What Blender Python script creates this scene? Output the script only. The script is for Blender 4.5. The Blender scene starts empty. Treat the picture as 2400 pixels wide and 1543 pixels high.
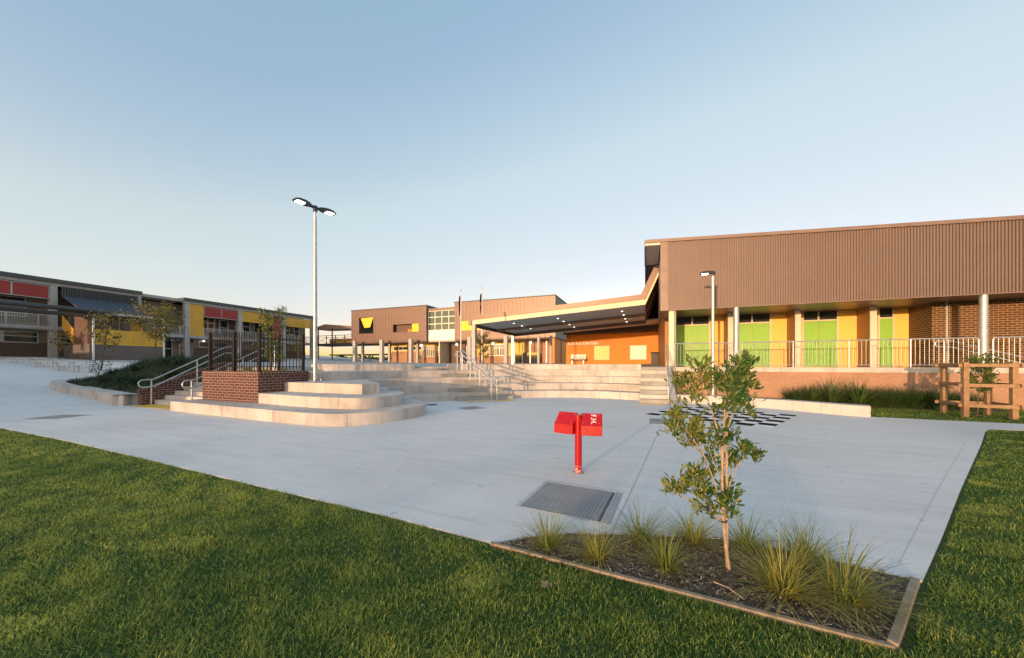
import bpy, math, random
import numpy as np
from mathutils import Vector, Matrix
random.seed(7); rng=np.random.default_rng(5)
R=math.radians
scn=bpy.context.scene
COL=scn.collection
TH=R(21.1)
CU,SU=math.cos(TH),math.sin(TH)
def cam2site(X,Y): return (X*CU-Y*SU, X*SU+Y*CU)

# ------------------------------------------------------------------ materials
def newmat(name):
    m=bpy.data.materials.new(name); m.use_nodes=True
    nt=m.node_tree; nt.nodes.clear()
    out=nt.nodes.new('ShaderNodeOutputMaterial'); p=nt.nodes.new('ShaderNodeBsdfPrincipled')
    nt.links.new(p.outputs[0],out.inputs[0])
    return m,nt,p,out
def N(nt,t,**k):
    n=nt.nodes.new(t)
    for a,v in k.items(): setattr(n,a,v)
    return n
def coords(nt,scale=(1,1,1),rot=(0,0,0)):
    tc=N(nt,'ShaderNodeTexCoord'); mp=N(nt,'ShaderNodeMapping')
    mp.inputs['Scale'].default_value=scale; mp.inputs['Rotation'].default_value=rot
    nt.links.new(tc.outputs['Object'],mp.inputs[0]); return mp.outputs[0]
def noise(nt,vec,scale,detail=4,rough=.55):
    n=N(nt,'ShaderNodeTexNoise'); n.inputs['Scale'].default_value=scale; n.inputs['Detail'].default_value=detail
    n.inputs['Roughness'].default_value=rough; nt.links.new(vec,n.inputs['Vector']); return n.outputs['Fac']
def ramp(nt,fac,stops):
    r=N(nt,'ShaderNodeValToRGB'); e=r.color_ramp.elements
    e[0].position,e[0].color=stops[0][0],(*stops[0][1],1)
    e[1].position,e[1].color=stops[-1][0],(*stops[-1][1],1)
    for s in stops[1:-1]:
        q=e.new(s[0]); q.color=(*s[1],1)
    nt.links.new(fac,r.inputs[0]); return r.outputs[0]
def mixc(nt,fac,a,b,mode='MIX'):
    m=N(nt,'ShaderNodeMix',data_type='RGBA',blend_type=mode)
    for s,v in ((m.inputs[0],fac),(m.inputs[6],a),(m.inputs[7],b)):
        if hasattr(v,'links'): nt.links.new(v,s)
        else: s.default_value=v if not isinstance(v,tuple) else (*v,1)[:4]
    return m.outputs[2]
def bump(nt,p,h,strength=.3,dist=.01):
    b=N(nt,'ShaderNodeBump'); b.inputs['Strength'].default_value=strength; b.inputs['Distance'].default_value=dist
    nt.links.new(h,b.inputs['Height']); nt.links.new(b.outputs[0],p.inputs['Normal'])
def sc(c,k): return tuple(x*k for x in c)
def plain(name,c,rough=.5,metal=0,var=.12,vs=3,bs=0,bscale=60,spec=None):
    m,nt,p,out=newmat(name); v=coords(nt)
    f=noise(nt,v,vs)
    col=ramp(nt,f,[(.3,sc(c,1-var)),(.7,sc(c,1+var))])
    nt.links.new(col,p.inputs['Base Color']); p.inputs['Roughness'].default_value=rough; p.inputs['Metallic'].default_value=metal
    if spec is not None: p.inputs['Specular IOR Level'].default_value=spec
    if bs: bump(nt,p,noise(nt,v,bscale),bs,.005)
    return m
def concrete(name,c,stain=.35,streak=False,ground=False,rough=.85):
    m,nt,p,out=newmat(name); v=coords(nt)
    big=noise(nt,v,.35 if ground else .9,5); fine=noise(nt,v,45,6,.7)
    col=ramp(nt,big,[(.3,sc(c,1-stain*.45)),(.5,c),(.72,sc(c,1+stain*.25))])
    if ground:
        v2=coords(nt,(.45,3.2,1),(0,0,R(-14)))
        sw=noise(nt,v2,1.4,6,.6)
        col=mixc(nt,.5,col,ramp(nt,sw,[(.32,sc(c,.84)),(.5,c),(.72,sc(c,1.12))]))
        sp=noise(nt,v,9,3,.5)
        col=mixc(nt,1,col,ramp(nt,sp,[(.27,(.78,.76,.74)),(.36,(1,1,1)),(.7,(1,1,1))]),'MULTIPLY')
    if streak:
        v2=coords(nt,(1,1,.12)); sw=noise(nt,v2,4.5,5,.6)
        col=mixc(nt,1,col,ramp(nt,sw,[(.28,(.70,.70,.69)),(.46,(.97,.97,.97)),(.6,(1,1,1))]),'MULTIPLY')
        pt=noise(nt,v,1.6,3,.5)
        col=mixc(nt,1,col,ramp(nt,pt,[(.36,(.86,.86,.85)),(.5,(1,1,1)),(.8,(1,1,1))]),'MULTIPLY')
    col=mixc(nt,1,col,ramp(nt,fine,[(.3,(.9,.9,.9)),(.7,(1.05,1.05,1.05))]),'MULTIPLY')
    nt.links.new(col,p.inputs['Base Color']); p.inputs['Roughness'].default_value=rough
    p.inputs['Specular IOR Level'].default_value=.3
    bump(nt,p,fine,.25,.004); return m
def brick(name,c1,c2,mortar,w=.24,h=.086,ms=.010,offset=.5,bstr=.6):
    m,nt,p,out=newmat(name)
    tc=N(nt,'ShaderNodeTexCoord'); s=N(nt,'ShaderNodeSeparateXYZ'); a=N(nt,'ShaderNodeMath',operation='ADD'); c=N(nt,'ShaderNodeCombineXYZ')
    nt.links.new(tc.outputs['Object'],s.inputs[0]); nt.links.new(s.outputs[0],a.inputs[0]); nt.links.new(s.outputs[1],a.inputs[1])
    nt.links.new(a.outputs[0],c.inputs[0]); nt.links.new(s.outputs[2],c.inputs[1])
    b=N(nt,'ShaderNodeTexBrick'); b.offset=offset; b.inputs['Scale'].default_value=1
    b.inputs['Brick Width'].default_value=w; b.inputs['Row Height'].default_value=h; b.inputs['Mortar Size'].default_value=ms
    b.inputs['Mortar Smooth'].default_value=.15; b.inputs['Bias'].default_value=0
    b.inputs['Color1'].default_value=(*c1,1); b.inputs['Color2'].default_value=(*c2,1); b.inputs['Mortar'].default_value=(*mortar,1)
    nt.links.new(c.outputs[0],b.inputs['Vector'])
    f=noise(nt,tc.outputs['Object'],25,5,.7); big=noise(nt,tc.outputs['Object'],1.3,3)
    col=mixc(nt,1,b.outputs['Color'],ramp(nt,f,[(.3,(.8,.8,.8)),(.7,(1.15,1.15,1.15))]),'MULTIPLY')
    col=mixc(nt,1,col,ramp(nt,big,[(.3,(.88,.88,.88)),(.7,(1.1,1.1,1.1))]),'MULTIPLY')
    nt.links.new(col,p.inputs['Base Color']); p.inputs['Roughness'].default_value=.8
    inv=N(nt,'ShaderNodeMath',operation='SUBTRACT'); inv.inputs[0].default_value=1; nt.links.new(b.outputs['Fac'],inv.inputs[1])
    bump(nt,p,inv.outputs[0],bstr,.008); return m
def leafmat(name,c1,c2,trans=.35,rough=.5):
    m,nt,p,out=newmat(name)
    at=N(nt,'ShaderNodeAttribute',attribute_name='tint'); v=coords(nt)
    col=mixc(nt,at.outputs['Fac'],c1,c2)
    nt.links.new(col,p.inputs['Base Color']); p.inputs['Roughness'].default_value=rough
    t=N(nt,'ShaderNodeBsdfTranslucent'); nt.links.new(col,t.inputs[0])
    mx=N(nt,'ShaderNodeMixShader'); mx.inputs[0].default_value=trans
    nt.links.new(p.outputs[0],mx.inputs[1]); nt.links.new(t.outputs[0],mx.inputs[2]); nt.links.new(mx.outputs[0],out.inputs[0])
    return m
def emis(name,c,s):
    m,nt,p,out=newmat(name); p.inputs['Base Color'].default_value=(*c,1)
    p.inputs['Emission Color'].default_value=(*c,1); p.inputs['Emission Strength'].default_value=s; return m
def glass(name,c=(.03,.035,.04),rough=.06):
    m,nt,p,out=newmat(name); p.inputs['Base Color'].default_value=(*c,1); p.inputs['Roughness'].default_value=rough
    p.inputs['Specular IOR Level'].default_value=.8
    v=coords(nt); bump(nt,p,noise(nt,v,.7,2),.04,.03); return m
def meshmat(name,c,k=.22):
    m,nt,p,out=newmat(name); v=coords(nt)
    col=ramp(nt,noise(nt,v,1.2),[(.3,sc(c,.9)),(.7,sc(c,1.08))]); nt.links.new(col,p.inputs['Base Color']); p.inputs['Roughness'].default_value=.45
    t=N(nt,'ShaderNodeBsdfTransparent'); mx=N(nt,'ShaderNodeMixShader'); mx.inputs[0].default_value=k
    nt.links.new(p.outputs[0],mx.inputs[1]); nt.links.new(t.outputs[0],mx.inputs[2]); nt.links.new(mx.outputs[0],out.inputs[0]); return m

M={}
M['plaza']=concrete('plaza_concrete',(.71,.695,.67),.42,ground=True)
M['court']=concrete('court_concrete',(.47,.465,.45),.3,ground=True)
M['tier']=concrete('cast_concrete',(.58,.53,.49),.46,streak=True)
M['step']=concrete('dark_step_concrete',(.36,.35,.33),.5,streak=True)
M['concol']=concrete('column_concrete',(.45,.44,.42),.3)
M['joint']=plain('joint_sealant',(.40,.39,.37),.9)
M['jointdark']=plain('dark_joint',(.2,.19,.18),.9)
M['brickdark']=brick('dark_brick',(.085,.026,.020),(.13,.038,.026),(.46,.40,.33),ms=.0055)
M['brickcap']=brick('dark_brick_on_edge',(.085,.026,.020),(.13,.038,.026),(.46,.40,.33),w=.118,h=.3,offset=0,ms=.0055)
M['bricktan']=brick('tan_brick',(.37,.21,.135),(.42,.235,.15),(.42,.26,.17),bstr=.2)
M['brickbrown']=brick('brown_brick',(.075,.035,.022),(.11,.05,.03),(.50,.34,.15),ms=.0065)
M['brickgrey']=brick('purple_grey_brick',(.10,.075,.07),(.13,.09,.08),(.30,.27,.25))
M['clad']=plain('brown_ribbed_steel',(.172,.124,.110),.5,.1,.05,1.2)
M['cladflat']=plain('bronze_panel',(.185,.118,.098),.42,.15,.06,.8)
M['claddark']=plain('charcoal_steel',(.055,.06,.062),.5,.1)
M['trim']=plain('bronze_trim',(.21,.145,.125),.45,.1)
M['cream']=plain('cream_paint',(.66,.58,.43),.5,0,.04)
M['roofgrey']=plain('dark_grey_roof',(.075,.082,.088),.5,.1)
M['beam']=plain('pale_beam',(.42,.42,.41),.6)
M['soffit']=plain('grey_soffit',(.60,.66,.68),.7,0,.05)
M['soffitpale']=plain('pale_soffit',(.42,.40,.36),.7,0,.05)
M['green']=plain('green_door_paint',(.24,.50,.075),.42,0,.05)
M['mustard']=plain('warm_yellow_render',(.80,.52,.12),.6,0,.05)
M['cwall']=plain('orange_render',(.66,.21,.012),.6,0,.05)
M['brownwall']=plain('brown_board',(.13,.085,.06),.7,0,.1)
M['fin']=plain('brown_fin_render',(.34,.165,.06),.6,0,.08)
M['pale']=plain('pale_cast_column',(.70,.62,.53),.7,0,.08)
M['servery']=plain('pale_yellow_shutter',(.80,.62,.22),.5,0,.1)
M['tanwall']=plain('tan_render',(.32,.25,.17),.7,0,.08)
M['yellow']=meshmat('yellow_perforated_sheet',(.78,.43,.055),.16)
M['yellowsolid']=plain('yellow_panel',(.85,.55,.02),.5,0,.05)
M['red']=meshmat('red_perforated_sheet',(.36,.035,.03),.1)
M['galv']=plain('galvanised_steel',(.50,.51,.53),.42,.55,.15,6)
M['alum']=plain('window_frame_aluminium',(.55,.55,.54),.4,.3)
M['darkfence']=plain('dark_brown_powdercoat',(.018,.010,.009),.4,.2)
M['black']=plain('black_paint',(.012,.012,.014),.8,spec=.1)
M['blackplastic']=plain('black_plastic',(.03,.03,.035),.4)
M['white']=plain('white_paint',(.78,.78,.76),.5,0,.05)
M['hydred']=plain('red_enamel',(.40,.004,.008),.4,0,.08,8)
M['glass']=glass('window_glass'); M['glassgreen']=glass('green_tinted_glass',(.035,.065,.062),.08)
M['curtain']=plain('window_curtain',(.45,.42,.36),.8)
M['lamp']=emis('lamp_light',(1,.97,.9),7); M['lampsoft']=emis('small_lamp_light',(1,.96,.85),2)
M['yellowpaint']=plain('yellow_tactile_paint',(.70,.42,.04),.7,0,.1,6)
M['bark']=plain('pale_bark',(.40,.30,.22),.85,0,.25,30,.5,80)
M['barkdark']=plain('dark_bark',(.13,.09,.065),.9,0,.3,20,.5,60)
M['timber']=plain('weathered_timber',(.30,.235,.165),.8,0,.2,14,.4,50)
M['timberwarm']=plain('treated_pine',(.32,.195,.105),.75,0,.22,10,.4,50)
M['stainless']=plain('stainless_steel',(.30,.30,.30),.5,.6)
M['steelgrate']=plain('galvanised_grating',(.34,.37,.40),.6,.2)
M['pitdark']=plain('pit_dark',(.085,.10,.115),.9)
M['awning']=plain('navy_shade_cloth',(.055,.07,.10),.8)
M['navy']=plain('navy_sign',(.02,.02,.06),.5)
M['flagblue']=plain('flag_blue_cloth',(.015,.02,.12),.8); M['flagred']=plain('flag_red_cloth',(.25,.012,.014),.8)
M['flagblack']=plain('flag_black_cloth',(.01,.01,.01),.8); M['flagyellow']=plain('flag_yellow_cloth',(.8,.5,.03),.8)
M['grass']=leafmat('lawn_blades',(.030,.125,.012),(.60,.62,.11),.3,.45)
M['tuft']=leafmat('tuft_blades',(.09,.17,.025),(.46,.40,.09),.35,.5)
M['strappy']=leafmat('strappy_leaves',(.035,.085,.025),(.17,.24,.06),.3,.5)
M['leaf']=leafmat('banksia_leaves',(.032,.105,.024),(.25,.25,.045),.2,.42)
M['leafmid']=leafmat('young_tree_leaves',(.05,.08,.02),(.25,.20,.05),.3,.5)
M['moundleaf']=leafmat('mound_leaves',(.018,.045,.013),(.10,.12,.04),.25,.6)
M['fargreen']=leafmat('distant_foliage',(.02,.04,.015),(.07,.09,.03),.2,.7)
def mulchmat():
    m,nt,p,out=newmat('bark_mulch'); v=coords(nt)
    vo=N(nt,'ShaderNodeTexVoronoi'); vo.inputs['Scale'].default_value=45; nt.links.new(coords(nt,(1,2.2,1),(0,0,.6)),vo.inputs['Vector'])
    n=noise(nt,v,20,6,.7)
    col=ramp(nt,n,[(.3,(.05,.034,.024)),(.5,(.14,.095,.066)),(.62,(.24,.175,.13)),(.75,(.40,.32,.26))])
    nt.links.new(col,p.inputs['Base Color']); p.inputs['Roughness'].default_value=.95; bump(nt,p,vo.outputs['Distance'],.9,.02); return m
M['mulch']=mulchmat()
M['chip']=leafmat('wood_chip',(.075,.045,.028),(.5,.41,.32),0,.9)
def grassground(name,c1,c2):
    m,nt,p,out=newmat(name); v=coords(nt)
    f=noise(nt,v,2.2,8,.75); g=noise(nt,v,70,4,.8)
    col=ramp(nt,f,[(.3,c1),(.7,c2)])
    col=mixc(nt,1,col,ramp(nt,g,[(.3,(.45,.45,.45)),(.7,(1.5,1.5,1.4))]),'MULTIPLY')
    nt.links.new(col,p.inputs['Base Color']); p.inputs['Roughness'].default_value=.95; bump(nt,p,g,1,.04); return m
M['lawn']=grassground('lawn_ground',(.04,.10,.018),(.10,.17,.035))
M['mound']=grassground('mound_ground',(.03,.035,.014),(.07,.06,.035))
M['soil']=plain('dark_soil',(.04,.028,.02),.95,0,.3,10,.6,40)

# ------------------------------------------------------------------ mesh tools
class MB:
    def __init__(s): s.v=[]; s.f=[]; s.mi=[]; s.t=[]
    def add(s,vs,fs,mi=0,t=None):
        o=len(s.v); s.v+= [tuple(p) for p in vs]
        s.f+=[tuple(i+o for i in f) for f in fs]; s.mi+=[mi]*len(fs)
        s.t+=[t if t is not None else .5]*len(vs)
        return s
    def box(s,x0,y0,z0,x1,y1,z1,mi=0):
        x0,x1=min(x0,x1),max(x0,x1);y0,y1=min(y0,y1),max(y0,y1);z0,z1=min(z0,z1),max(z0,z1)
        return s.add([(x0,y0,z0),(x1,y0,z0),(x1,y1,z0),(x0,y1,z0),(x0,y0,z1),(x1,y0,z1),(x1,y1,z1),(x0,y1,z1)],
          [(0,3,2,1),(4,5,6,7),(0,1,5,4),(1,2,6,5),(2,3,7,6),(3,0,4,7)],mi)
    def obox(s,c,ax,hx,hy,hz,mi=0):     # centre, axes matrix (3 vectors), half sizes
        c=Vector(c);X,Y,Z=[Vector(a) for a in ax]; vs=[]
        for k in (-1,1):
            for (i,j) in ((-1,-1),(1,-1),(1,1),(-1,1)): vs.append(c+X*hx*i+Y*hy*j+Z*hz*k)
        return s.add(vs,[(0,3,2,1),(4,5,6,7),(0,1,5,4),(1,2,6,5),(2,3,7,6),(3,0,4,7)],mi)
    def prism(s,pts,z0,z1,mi=0):        # polygon in plan; z0,z1 numbers or functions
        n=len(pts); ar=sum(pts[i][0]*pts[(i+1)%n][1]-pts[(i+1)%n][0]*pts[i][1] for i in range(n))
        if ar<0: pts=pts[::-1]
        f0=z0 if callable(z0) else (lambda x,y:z0); f1=z1 if callable(z1) else (lambda x,y:z1)
        vs=[(x,y,f0(x,y)) for x,y in pts]+[(x,y,f1(x,y)) for x,y in pts]
        fs=[tuple(range(n))[::-1],tuple(range(n,2*n))]+[(i,(i+1)%n,n+(i+1)%n,n+i) for i in range(n)]
        return s.add(vs,fs,mi)
    def extr(s,pts,axis,c0,c1,mi=0):    # polygon (u,z) extruded along x or y
        n=len(pts)
        if axis=='y': a=[(u,c0,z) for u,z in pts]; b=[(u,c1,z) for u,z in pts]
        else: a=[(c0,u,z) for u,z in pts]; b=[(c1,u,z) for u,z in pts]
        return s.add(a+b,[tuple(range(n)),tuple(range(n,2*n))[::-1]]+[(i,n+i,n+(i+1)%n,(i+1)%n) for i in range(n)],mi)
    def band(s,pts,w,z0,z1,mi=0):       # wall following a polyline, thickness w to its left side
        n=len(pts); L=[]
        for i,p in enumerate(pts):
            a=Vector(pts[max(0,i-1)]);b=Vector(pts[min(n-1,i+1)]);d=(b-a).normalized()
            L.append((p[0]-d.y*w,p[1]+d.x*w))
        return s.prism(list(pts)+L[::-1],z0,z1,mi)
    def tube(s,pts,r,seg=8,mi=0,caps=True,t=None):
        pts=[Vector(p) for p in pts]; n=len(pts); rs=r if isinstance(r,(list,tuple)) else [r]*n
        vs=[];fs=[];up=Vector((0,0,1)); prev=None
        for i,p in enumerate(pts):
            d=(pts[min(n-1,i+1)]-pts[max(0,i-1)]).normalized()
            if prev is None:
                q=up if abs(d.z)<.95 else Vector((1,0,0)); x=d.cross(q).normalized()
            else: x=(prev-d*prev.dot(d)).normalized()
            prev=x; y=d.cross(x)
            for k in range(seg):
                a=2*math.pi*k/seg; vs.append(p+(x*math.cos(a)+y*math.sin(a))*rs[i])
        for i in range(n-1):
            for k in range(seg):
                k2=(k+1)%seg; fs.append((i*seg+k,i*seg+k2,(i+1)*seg+k2,(i+1)*seg+k))
        if caps: fs.append(tuple(range(seg))[::-1]); fs.append(tuple((n-1)*seg+k for k in range(seg)))
        return s.add(vs,fs,mi,t)
    def cyl(s,x,y,z0,z1,r,seg=16,mi=0,r2=None): return s.tube([(x,y,z0),(x,y,z1)],[r,r if r2 is None else r2],seg,mi)
    def build(s,name,mat,parent=None,loc=None,smooth=False,tint=False):
        me=bpy.data.meshes.new(name); lo=Vector(loc) if loc else Vector((0,0,0))
        me.from_pydata([tuple(Vector(p)-lo) for p in s.v],[],s.f)
        mats=mat if isinstance(mat,list) else [mat]
        for m in mats: me.materials.append(M[m])
        if len(mats)>1: me.polygons.foreach_set('material_index',s.mi)
        if tint:
            a=me.attributes.new('tint','FLOAT','POINT'); a.data.foreach_set('value',s.t)
        if smooth:
            me.polygons.foreach_set('use_smooth',[True]*len(me.polygons))
        me.update(); o=bpy.data.objects.new(name,me); COL.objects.link(o)
        if smooth and smooth!='all': me.set_sharp_from_angle(angle=R(40))
        if loc: o.location=loc
        if parent:
            o.parent=parent
            if not parent.get('_local') and parent.type=='EMPTY': o.location=-Vector(parent.location)
        return o
def tag(o,label,cat,group=None,kind=None):
    if label: o['label']=label
    if cat: o['category']=cat
    if group: o['group']=group
    if kind: o['kind']=kind
    return o
def thing(name,label,cat,loc=(0,0,0),group=None):
    e=bpy.data.objects.new(name,None); COL.objects.link(e); e.location=loc; e.empty_display_size=.3
    return tag(e,label,cat,group)
def struct(name,mb,mat,parent=None,**k):
    o=mb.build(name,mat,parent,**k)
    if not parent: o['kind']='structure'
    return o
def copytree(o,parent=None):
    c=o.copy(); COL.objects.link(c)
    if parent: c.parent=parent
    for ch in list(o.children): copytree(ch,c)
    return c
def text(name,s,size,mat,parent,loc,rot,extrude=.01,mirror=False,bold=.0,space=1.0):
    cu=bpy.data.curves.new(name,'FONT'); cu.body=s; cu.size=size; cu.extrude=extrude; cu.offset=bold; cu.space_character=space
    t=bpy.data.objects.new('tmp',cu); COL.objects.link(t)
    dg=bpy.context.evaluated_depsgraph_get(); dg.update(); me=bpy.data.meshes.new_from_object(t.evaluated_get(dg)); bpy.data.objects.remove(t)
    mat4=Matrix.Translation(Vector(loc))@rot.to_4x4()
    if mirror: mat4=mat4@Matrix.Diagonal((-1,1,1,1))
    me.transform(mat4)
    if mirror: me.flip_normals()
    me.name=name; me.materials.clear(); me.materials.append(M[mat])
    o=bpy.data.objects.new(name,me); COL.objects.link(o)
    if parent:
        o.parent=parent
        if parent.type=='EMPTY': o.location=-Vector(parent.location)
    return o
ROTF=Matrix.Rotation(R(90),3,'X')                      # text standing, facing -y
ROTX=Matrix.Rotation(R(90),3,'Z')@ROTF                 # facing +x
def cat(P,n=8):
    o=[];Q=[P[0]]+list(P)+[P[-1]]
    for i in range(1,len(Q)-2):
        p0,p1,p2,p3=Q[i-1:i+3]
        for j in range(n):
            t=j/n
            o.append(tuple(.5*(2*p1[k]+(-p0[k]+p2[k])*t+(2*p0[k]-5*p1[k]+4*p2[k]-p3[k])*t*t+(-p0[k]+3*p1[k]-3*p2[k]+p3[k])*t**3) for k in (0,1)))
    o.append(Q[-2]);return o
def lerp(a,b,t): return a+(b-a)*t

# ------------------------------------------------------------------ ground
def courtz(a,b): return 1.34+.0157*min(max(0,b-20),17.8)+.76*(max(0,-17-a)/34.5)**2
def rampz(a): return max(0.0,(-27-a)*.105)
def lowz(a,b):
    w=max(0,min(1,(b-11.2)/2.6)); w=w*w*(3-2*w); c=courtz(a,b); return c*w+min(c,rampz(a))*(1-w)
g=MB(); S=900
g.add([(-S,-S,-.016),(S,-S,-.016),(S,S,-.016),(-S,S,-.016)],[(0,1,2,3)]); struct('lawn',g,'lawn')
plz=[(-27,3.3),(-13.83,3.17),(-10.41,3.1),(-7.06,2.93),(-4.36,2.77),(-2.36,2.67),(-1.16,2.57),(-.92,2.77),(-.56,2.98),(-.05,3.14),(.62,3.33),(1.18,3.28),(1.51,3.2),(1.73,3.15),
     (2.33,4.02),(3.38,5.57),(5.76,9.03),(6.9,10.72),(7.2,11.08),(7.75,11.2),(30,11.2),(30,12.4),(8.6,12.4),(7.15,12.44),(5.84,12.56),(5.5,13.2),(3.5,14.4),(1.2,15.2),(1.2,15.6),(-16.9,15.6),(-16.9,9),(-18,8.6),(-27,9.2)]
p=MB().prism(plz,-.12,0); plaza=struct('plaza',p,'plaza')
j=MB()
def strip(mb,pts,w,z=.003):
    for (x0,y0),(x1,y1) in zip(pts[:-1],pts[1:]):
        d=Vector((x1-x0,y1-y0)); n=Vector((-d.y,d.x)).normalized()*w/2
        mb.add([(x0-n.x,y0-n.y,z),(x1-n.x,y1-n.y,z),(x1+n.x,y1+n.y,z),(x0+n.x,y0+n.y,z)],[(0,1,2,3)])
strip(j,[(.62,12.3),(.42,10.2)],.008); strip(j,[(.36,9.0),(-.27,3.08)],.008)
strip(j,[(-10.5,4.5),(-5.2,4.42),(-3.1,4.38),(-1.2,4.2),(-.16,4.13)],.005)
strip(j,[(-13.8,3.42),(-10.4,3.35),(-7.06,3.18),(-4.36,3.0),(-2.36,2.9),(-1.3,2.84)],.003)
strip(j,[(1.72,3.36),(2.2,4.08),(3.22,5.6),(5.5,8.95)],.003)
strip(j,[(-.16,6.4),(4.2,6.9)],.004); strip(j,[(-10.2,6.0),(-7.2,3.1)],.004); strip(j,[(6.2,10.95),(6.6,11.0),(7.0,10.85),(7.2,11.08)],.012)
j.build('control_joint','joint',plaza)
g=MB()
A=np.linspace(-75,-27,49);B=np.linspace(-14,14.2,29)
vs=[(a,b,lowz(a,b)) for a in A for b in B]
fs=[(i*29+k,(i+1)*29+k,(i+1)*29+k+1,i*29+k+1) for i in range(48) for k in range(28)]
g.add(vs,fs); struct('ramp_path',g,'plaza')
g=MB()
def grid(g,a0,a1,b0,b1,n,m,f,dz=0):
    vs=[(lerp(a0,a1,i/n),lerp(b0,b1,k/m),f(lerp(a0,a1,i/n),lerp(b0,b1,k/m))+dz) for i in range(n+1) for k in range(m+1)]
    g.add(vs,[(i*(m+1)+k,(i+1)*(m+1)+k,(i+1)*(m+1)+k+1,i*(m+1)+k+1) for i in range(n) for k in range(m)])
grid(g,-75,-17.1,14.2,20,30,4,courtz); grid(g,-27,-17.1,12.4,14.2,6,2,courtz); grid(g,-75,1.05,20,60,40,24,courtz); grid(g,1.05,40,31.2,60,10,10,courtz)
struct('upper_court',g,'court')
T5L=[(-13.95,11.2),(-13.1,11.3),(-12.4,12.2),(-11.6,13.3),(-10.7,14.3)]
T5R=[(-9.4,15.4),(-8.3,16.4),(-7.0,17.2),(-5.3,17.85),(-3.3,18.3),(-1.5,18.5),(-.2,18.25)]
cp=[(-17.1,9.45),(-13.8,9.45),(-13.8,11.35)]+[(x-.2,y+.2) for x,y in T5L[1:]]+[(-10.1,14.9)]+[(x-.1,y+.25) for x,y in T5R[:-1]]+[(-.2,18.5),(-.2,16.9),(1.05,16.9),(1.05,20),(-17.1,20)]
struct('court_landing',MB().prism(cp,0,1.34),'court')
g=MB(); grid(g,-500,500,60,700,10,10,lambda a,b:1.9+(b-60)*.004); struct('far_field',g,'lawn')

# ------------------------------------------------------------------ amphitheatre seating
T1=[(-14.0,6.3),(-10.4,6.08),(-7.9,5.95),(-7.1,5.98),(-6.5,6.25),(-6.05,6.9),(-5.9,7.7),(-6.0,8.5),(-6.5,9.15),(-7.4,9.75),(-8.0,10.4),(-8.0,11.2),(-7.3,12.1),(-6.2,13.2),(-5.2,14.1),(-4.1,14.8),(-2.9,15.2),(-1.7,15.3),(-.2,14.95)]
T2=[(-10.85,6.95),(-8.6,6.73),(-7.46,6.77),(-6.85,6.92),(-6.6,7.5),(-6.68,8.3),(-7.3,9.1),(-8.2,9.55),(-8.8,10.2),(-8.75,11.0),(-8.3,11.8),(-7.8,12.7),(-6.7,13.8),(-5.6,14.85),(-4.4,15.55),(-3,16.0),(-1.7,16.15),(-.2,15.8)]
T3a=[(-11.1,7.8),(-7.6,7.72)]; T3b=[(-7.45,8.25),(-8.6,9.2),(-9.3,9.7),(-9.6,10.4),(-9.4,11.2),(-8.9,12.2),(-8.3,13.2),(-7.2,14.35),(-6.0,15.5),(-4.7,16.3),(-3.1,16.8),(-1.7,16.95),(-.2,16.6)]
T4=[(-11.05,8.66),(-10.6,8.95),(-10.3,9.6),(-10.35,10.6),(-10.2,11.5),(-9.7,12.4),(-8.9,13.6),(-7.8,14.9),(-6.5,16.1),(-5.0,17.0),(-3.2,17.5),(-1.6,17.75),(-.2,17.4)]
curves=[cat(T1),cat(T2),T3a+cat(T3b),[(-13.9,8.66)]+cat(T4)]
HT=.294
seat=thing('amphitheatre_seating','curved pale concrete amphitheatre seating stepping down to the plaza','seating',(-7,10,0))
backs=[19.3,19.4,19.5,19.6]
for k,c in enumerate(curves):
    poly=list(c)+[(-.2-.001*k,backs[k]),(c[0][0],backs[k])]
    o=MB().prism(poly,-.01*k,HT*(k+1)).build('seating_tier','tier',seat)
# fine vertical form joints and pour holes in the risers
def along(c,step,off):
    acc=-off; out=[]
    for (x0,y0),(x1,y1) in zip(c[:-1],c[1:]):
        L=math.hypot(x1-x0,y1-y0)
        while acc+L>step:
            t=(step-acc)/L; x0,y0=lerp(x0,x1,t),lerp(y0,y1,t); out.append((x0,y0,x1-x0,y1-y0)); L=math.hypot(x1-x0,y1-y0); acc=0
        acc+=L
    return out
for k,c in enumerate(curves):
    for x,y,dx,dy in along(c,2.3,.6+.5*k):
        L=math.hypot(dx,dy) or 1; d=Vector((dx/L,dy/L)); n=Vector((d.y,-d.x))
        if k==3 and x<-11: continue
        c3=Vector((x+n.x*.001,y+n.y*.001,HT*(k+.5)))
        MB().obox(c3,((d.x,d.y,0),(n.x,n.y,0),(0,0,1)),.005,.002,HT/2-.004).build('form_joint','jointdark',seat)
for P,n_ in ((T5L,'l'),(T5R,'r')):
    MB().band(cat(P,5),.5,1.176-.02,1.47).build('seat_wall','tier',seat)
# half-height steps of the centre stair
for k,(c,i0,i1) in enumerate([(curves[0],97,110),(curves[1],88,100),(cat(T3b),48,57),(cat(T4),48,54)]):
    seg=c[i0:i1+1]
    if k==2: seg=cat(T3b)[50:60]
    for q,w in ((1,.42),):
        pts=[]
        for i,pnt in enumerate(seg):
            a=Vector(seg[max(0,i-1)]);b=Vector(seg[min(len(seg)-1,i+1)]);d=(b-a).normalized(); pts.append((pnt[0]+d.y*w,pnt[1]-d.x*w))
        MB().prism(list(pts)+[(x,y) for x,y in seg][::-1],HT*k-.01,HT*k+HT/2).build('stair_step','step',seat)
MB().prism([(-10.6,14.2),(-9.55,15.15),(-9.75,15.4),(-10.85,14.4)],1.17,1.262).build('stair_step','step',seat)

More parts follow.
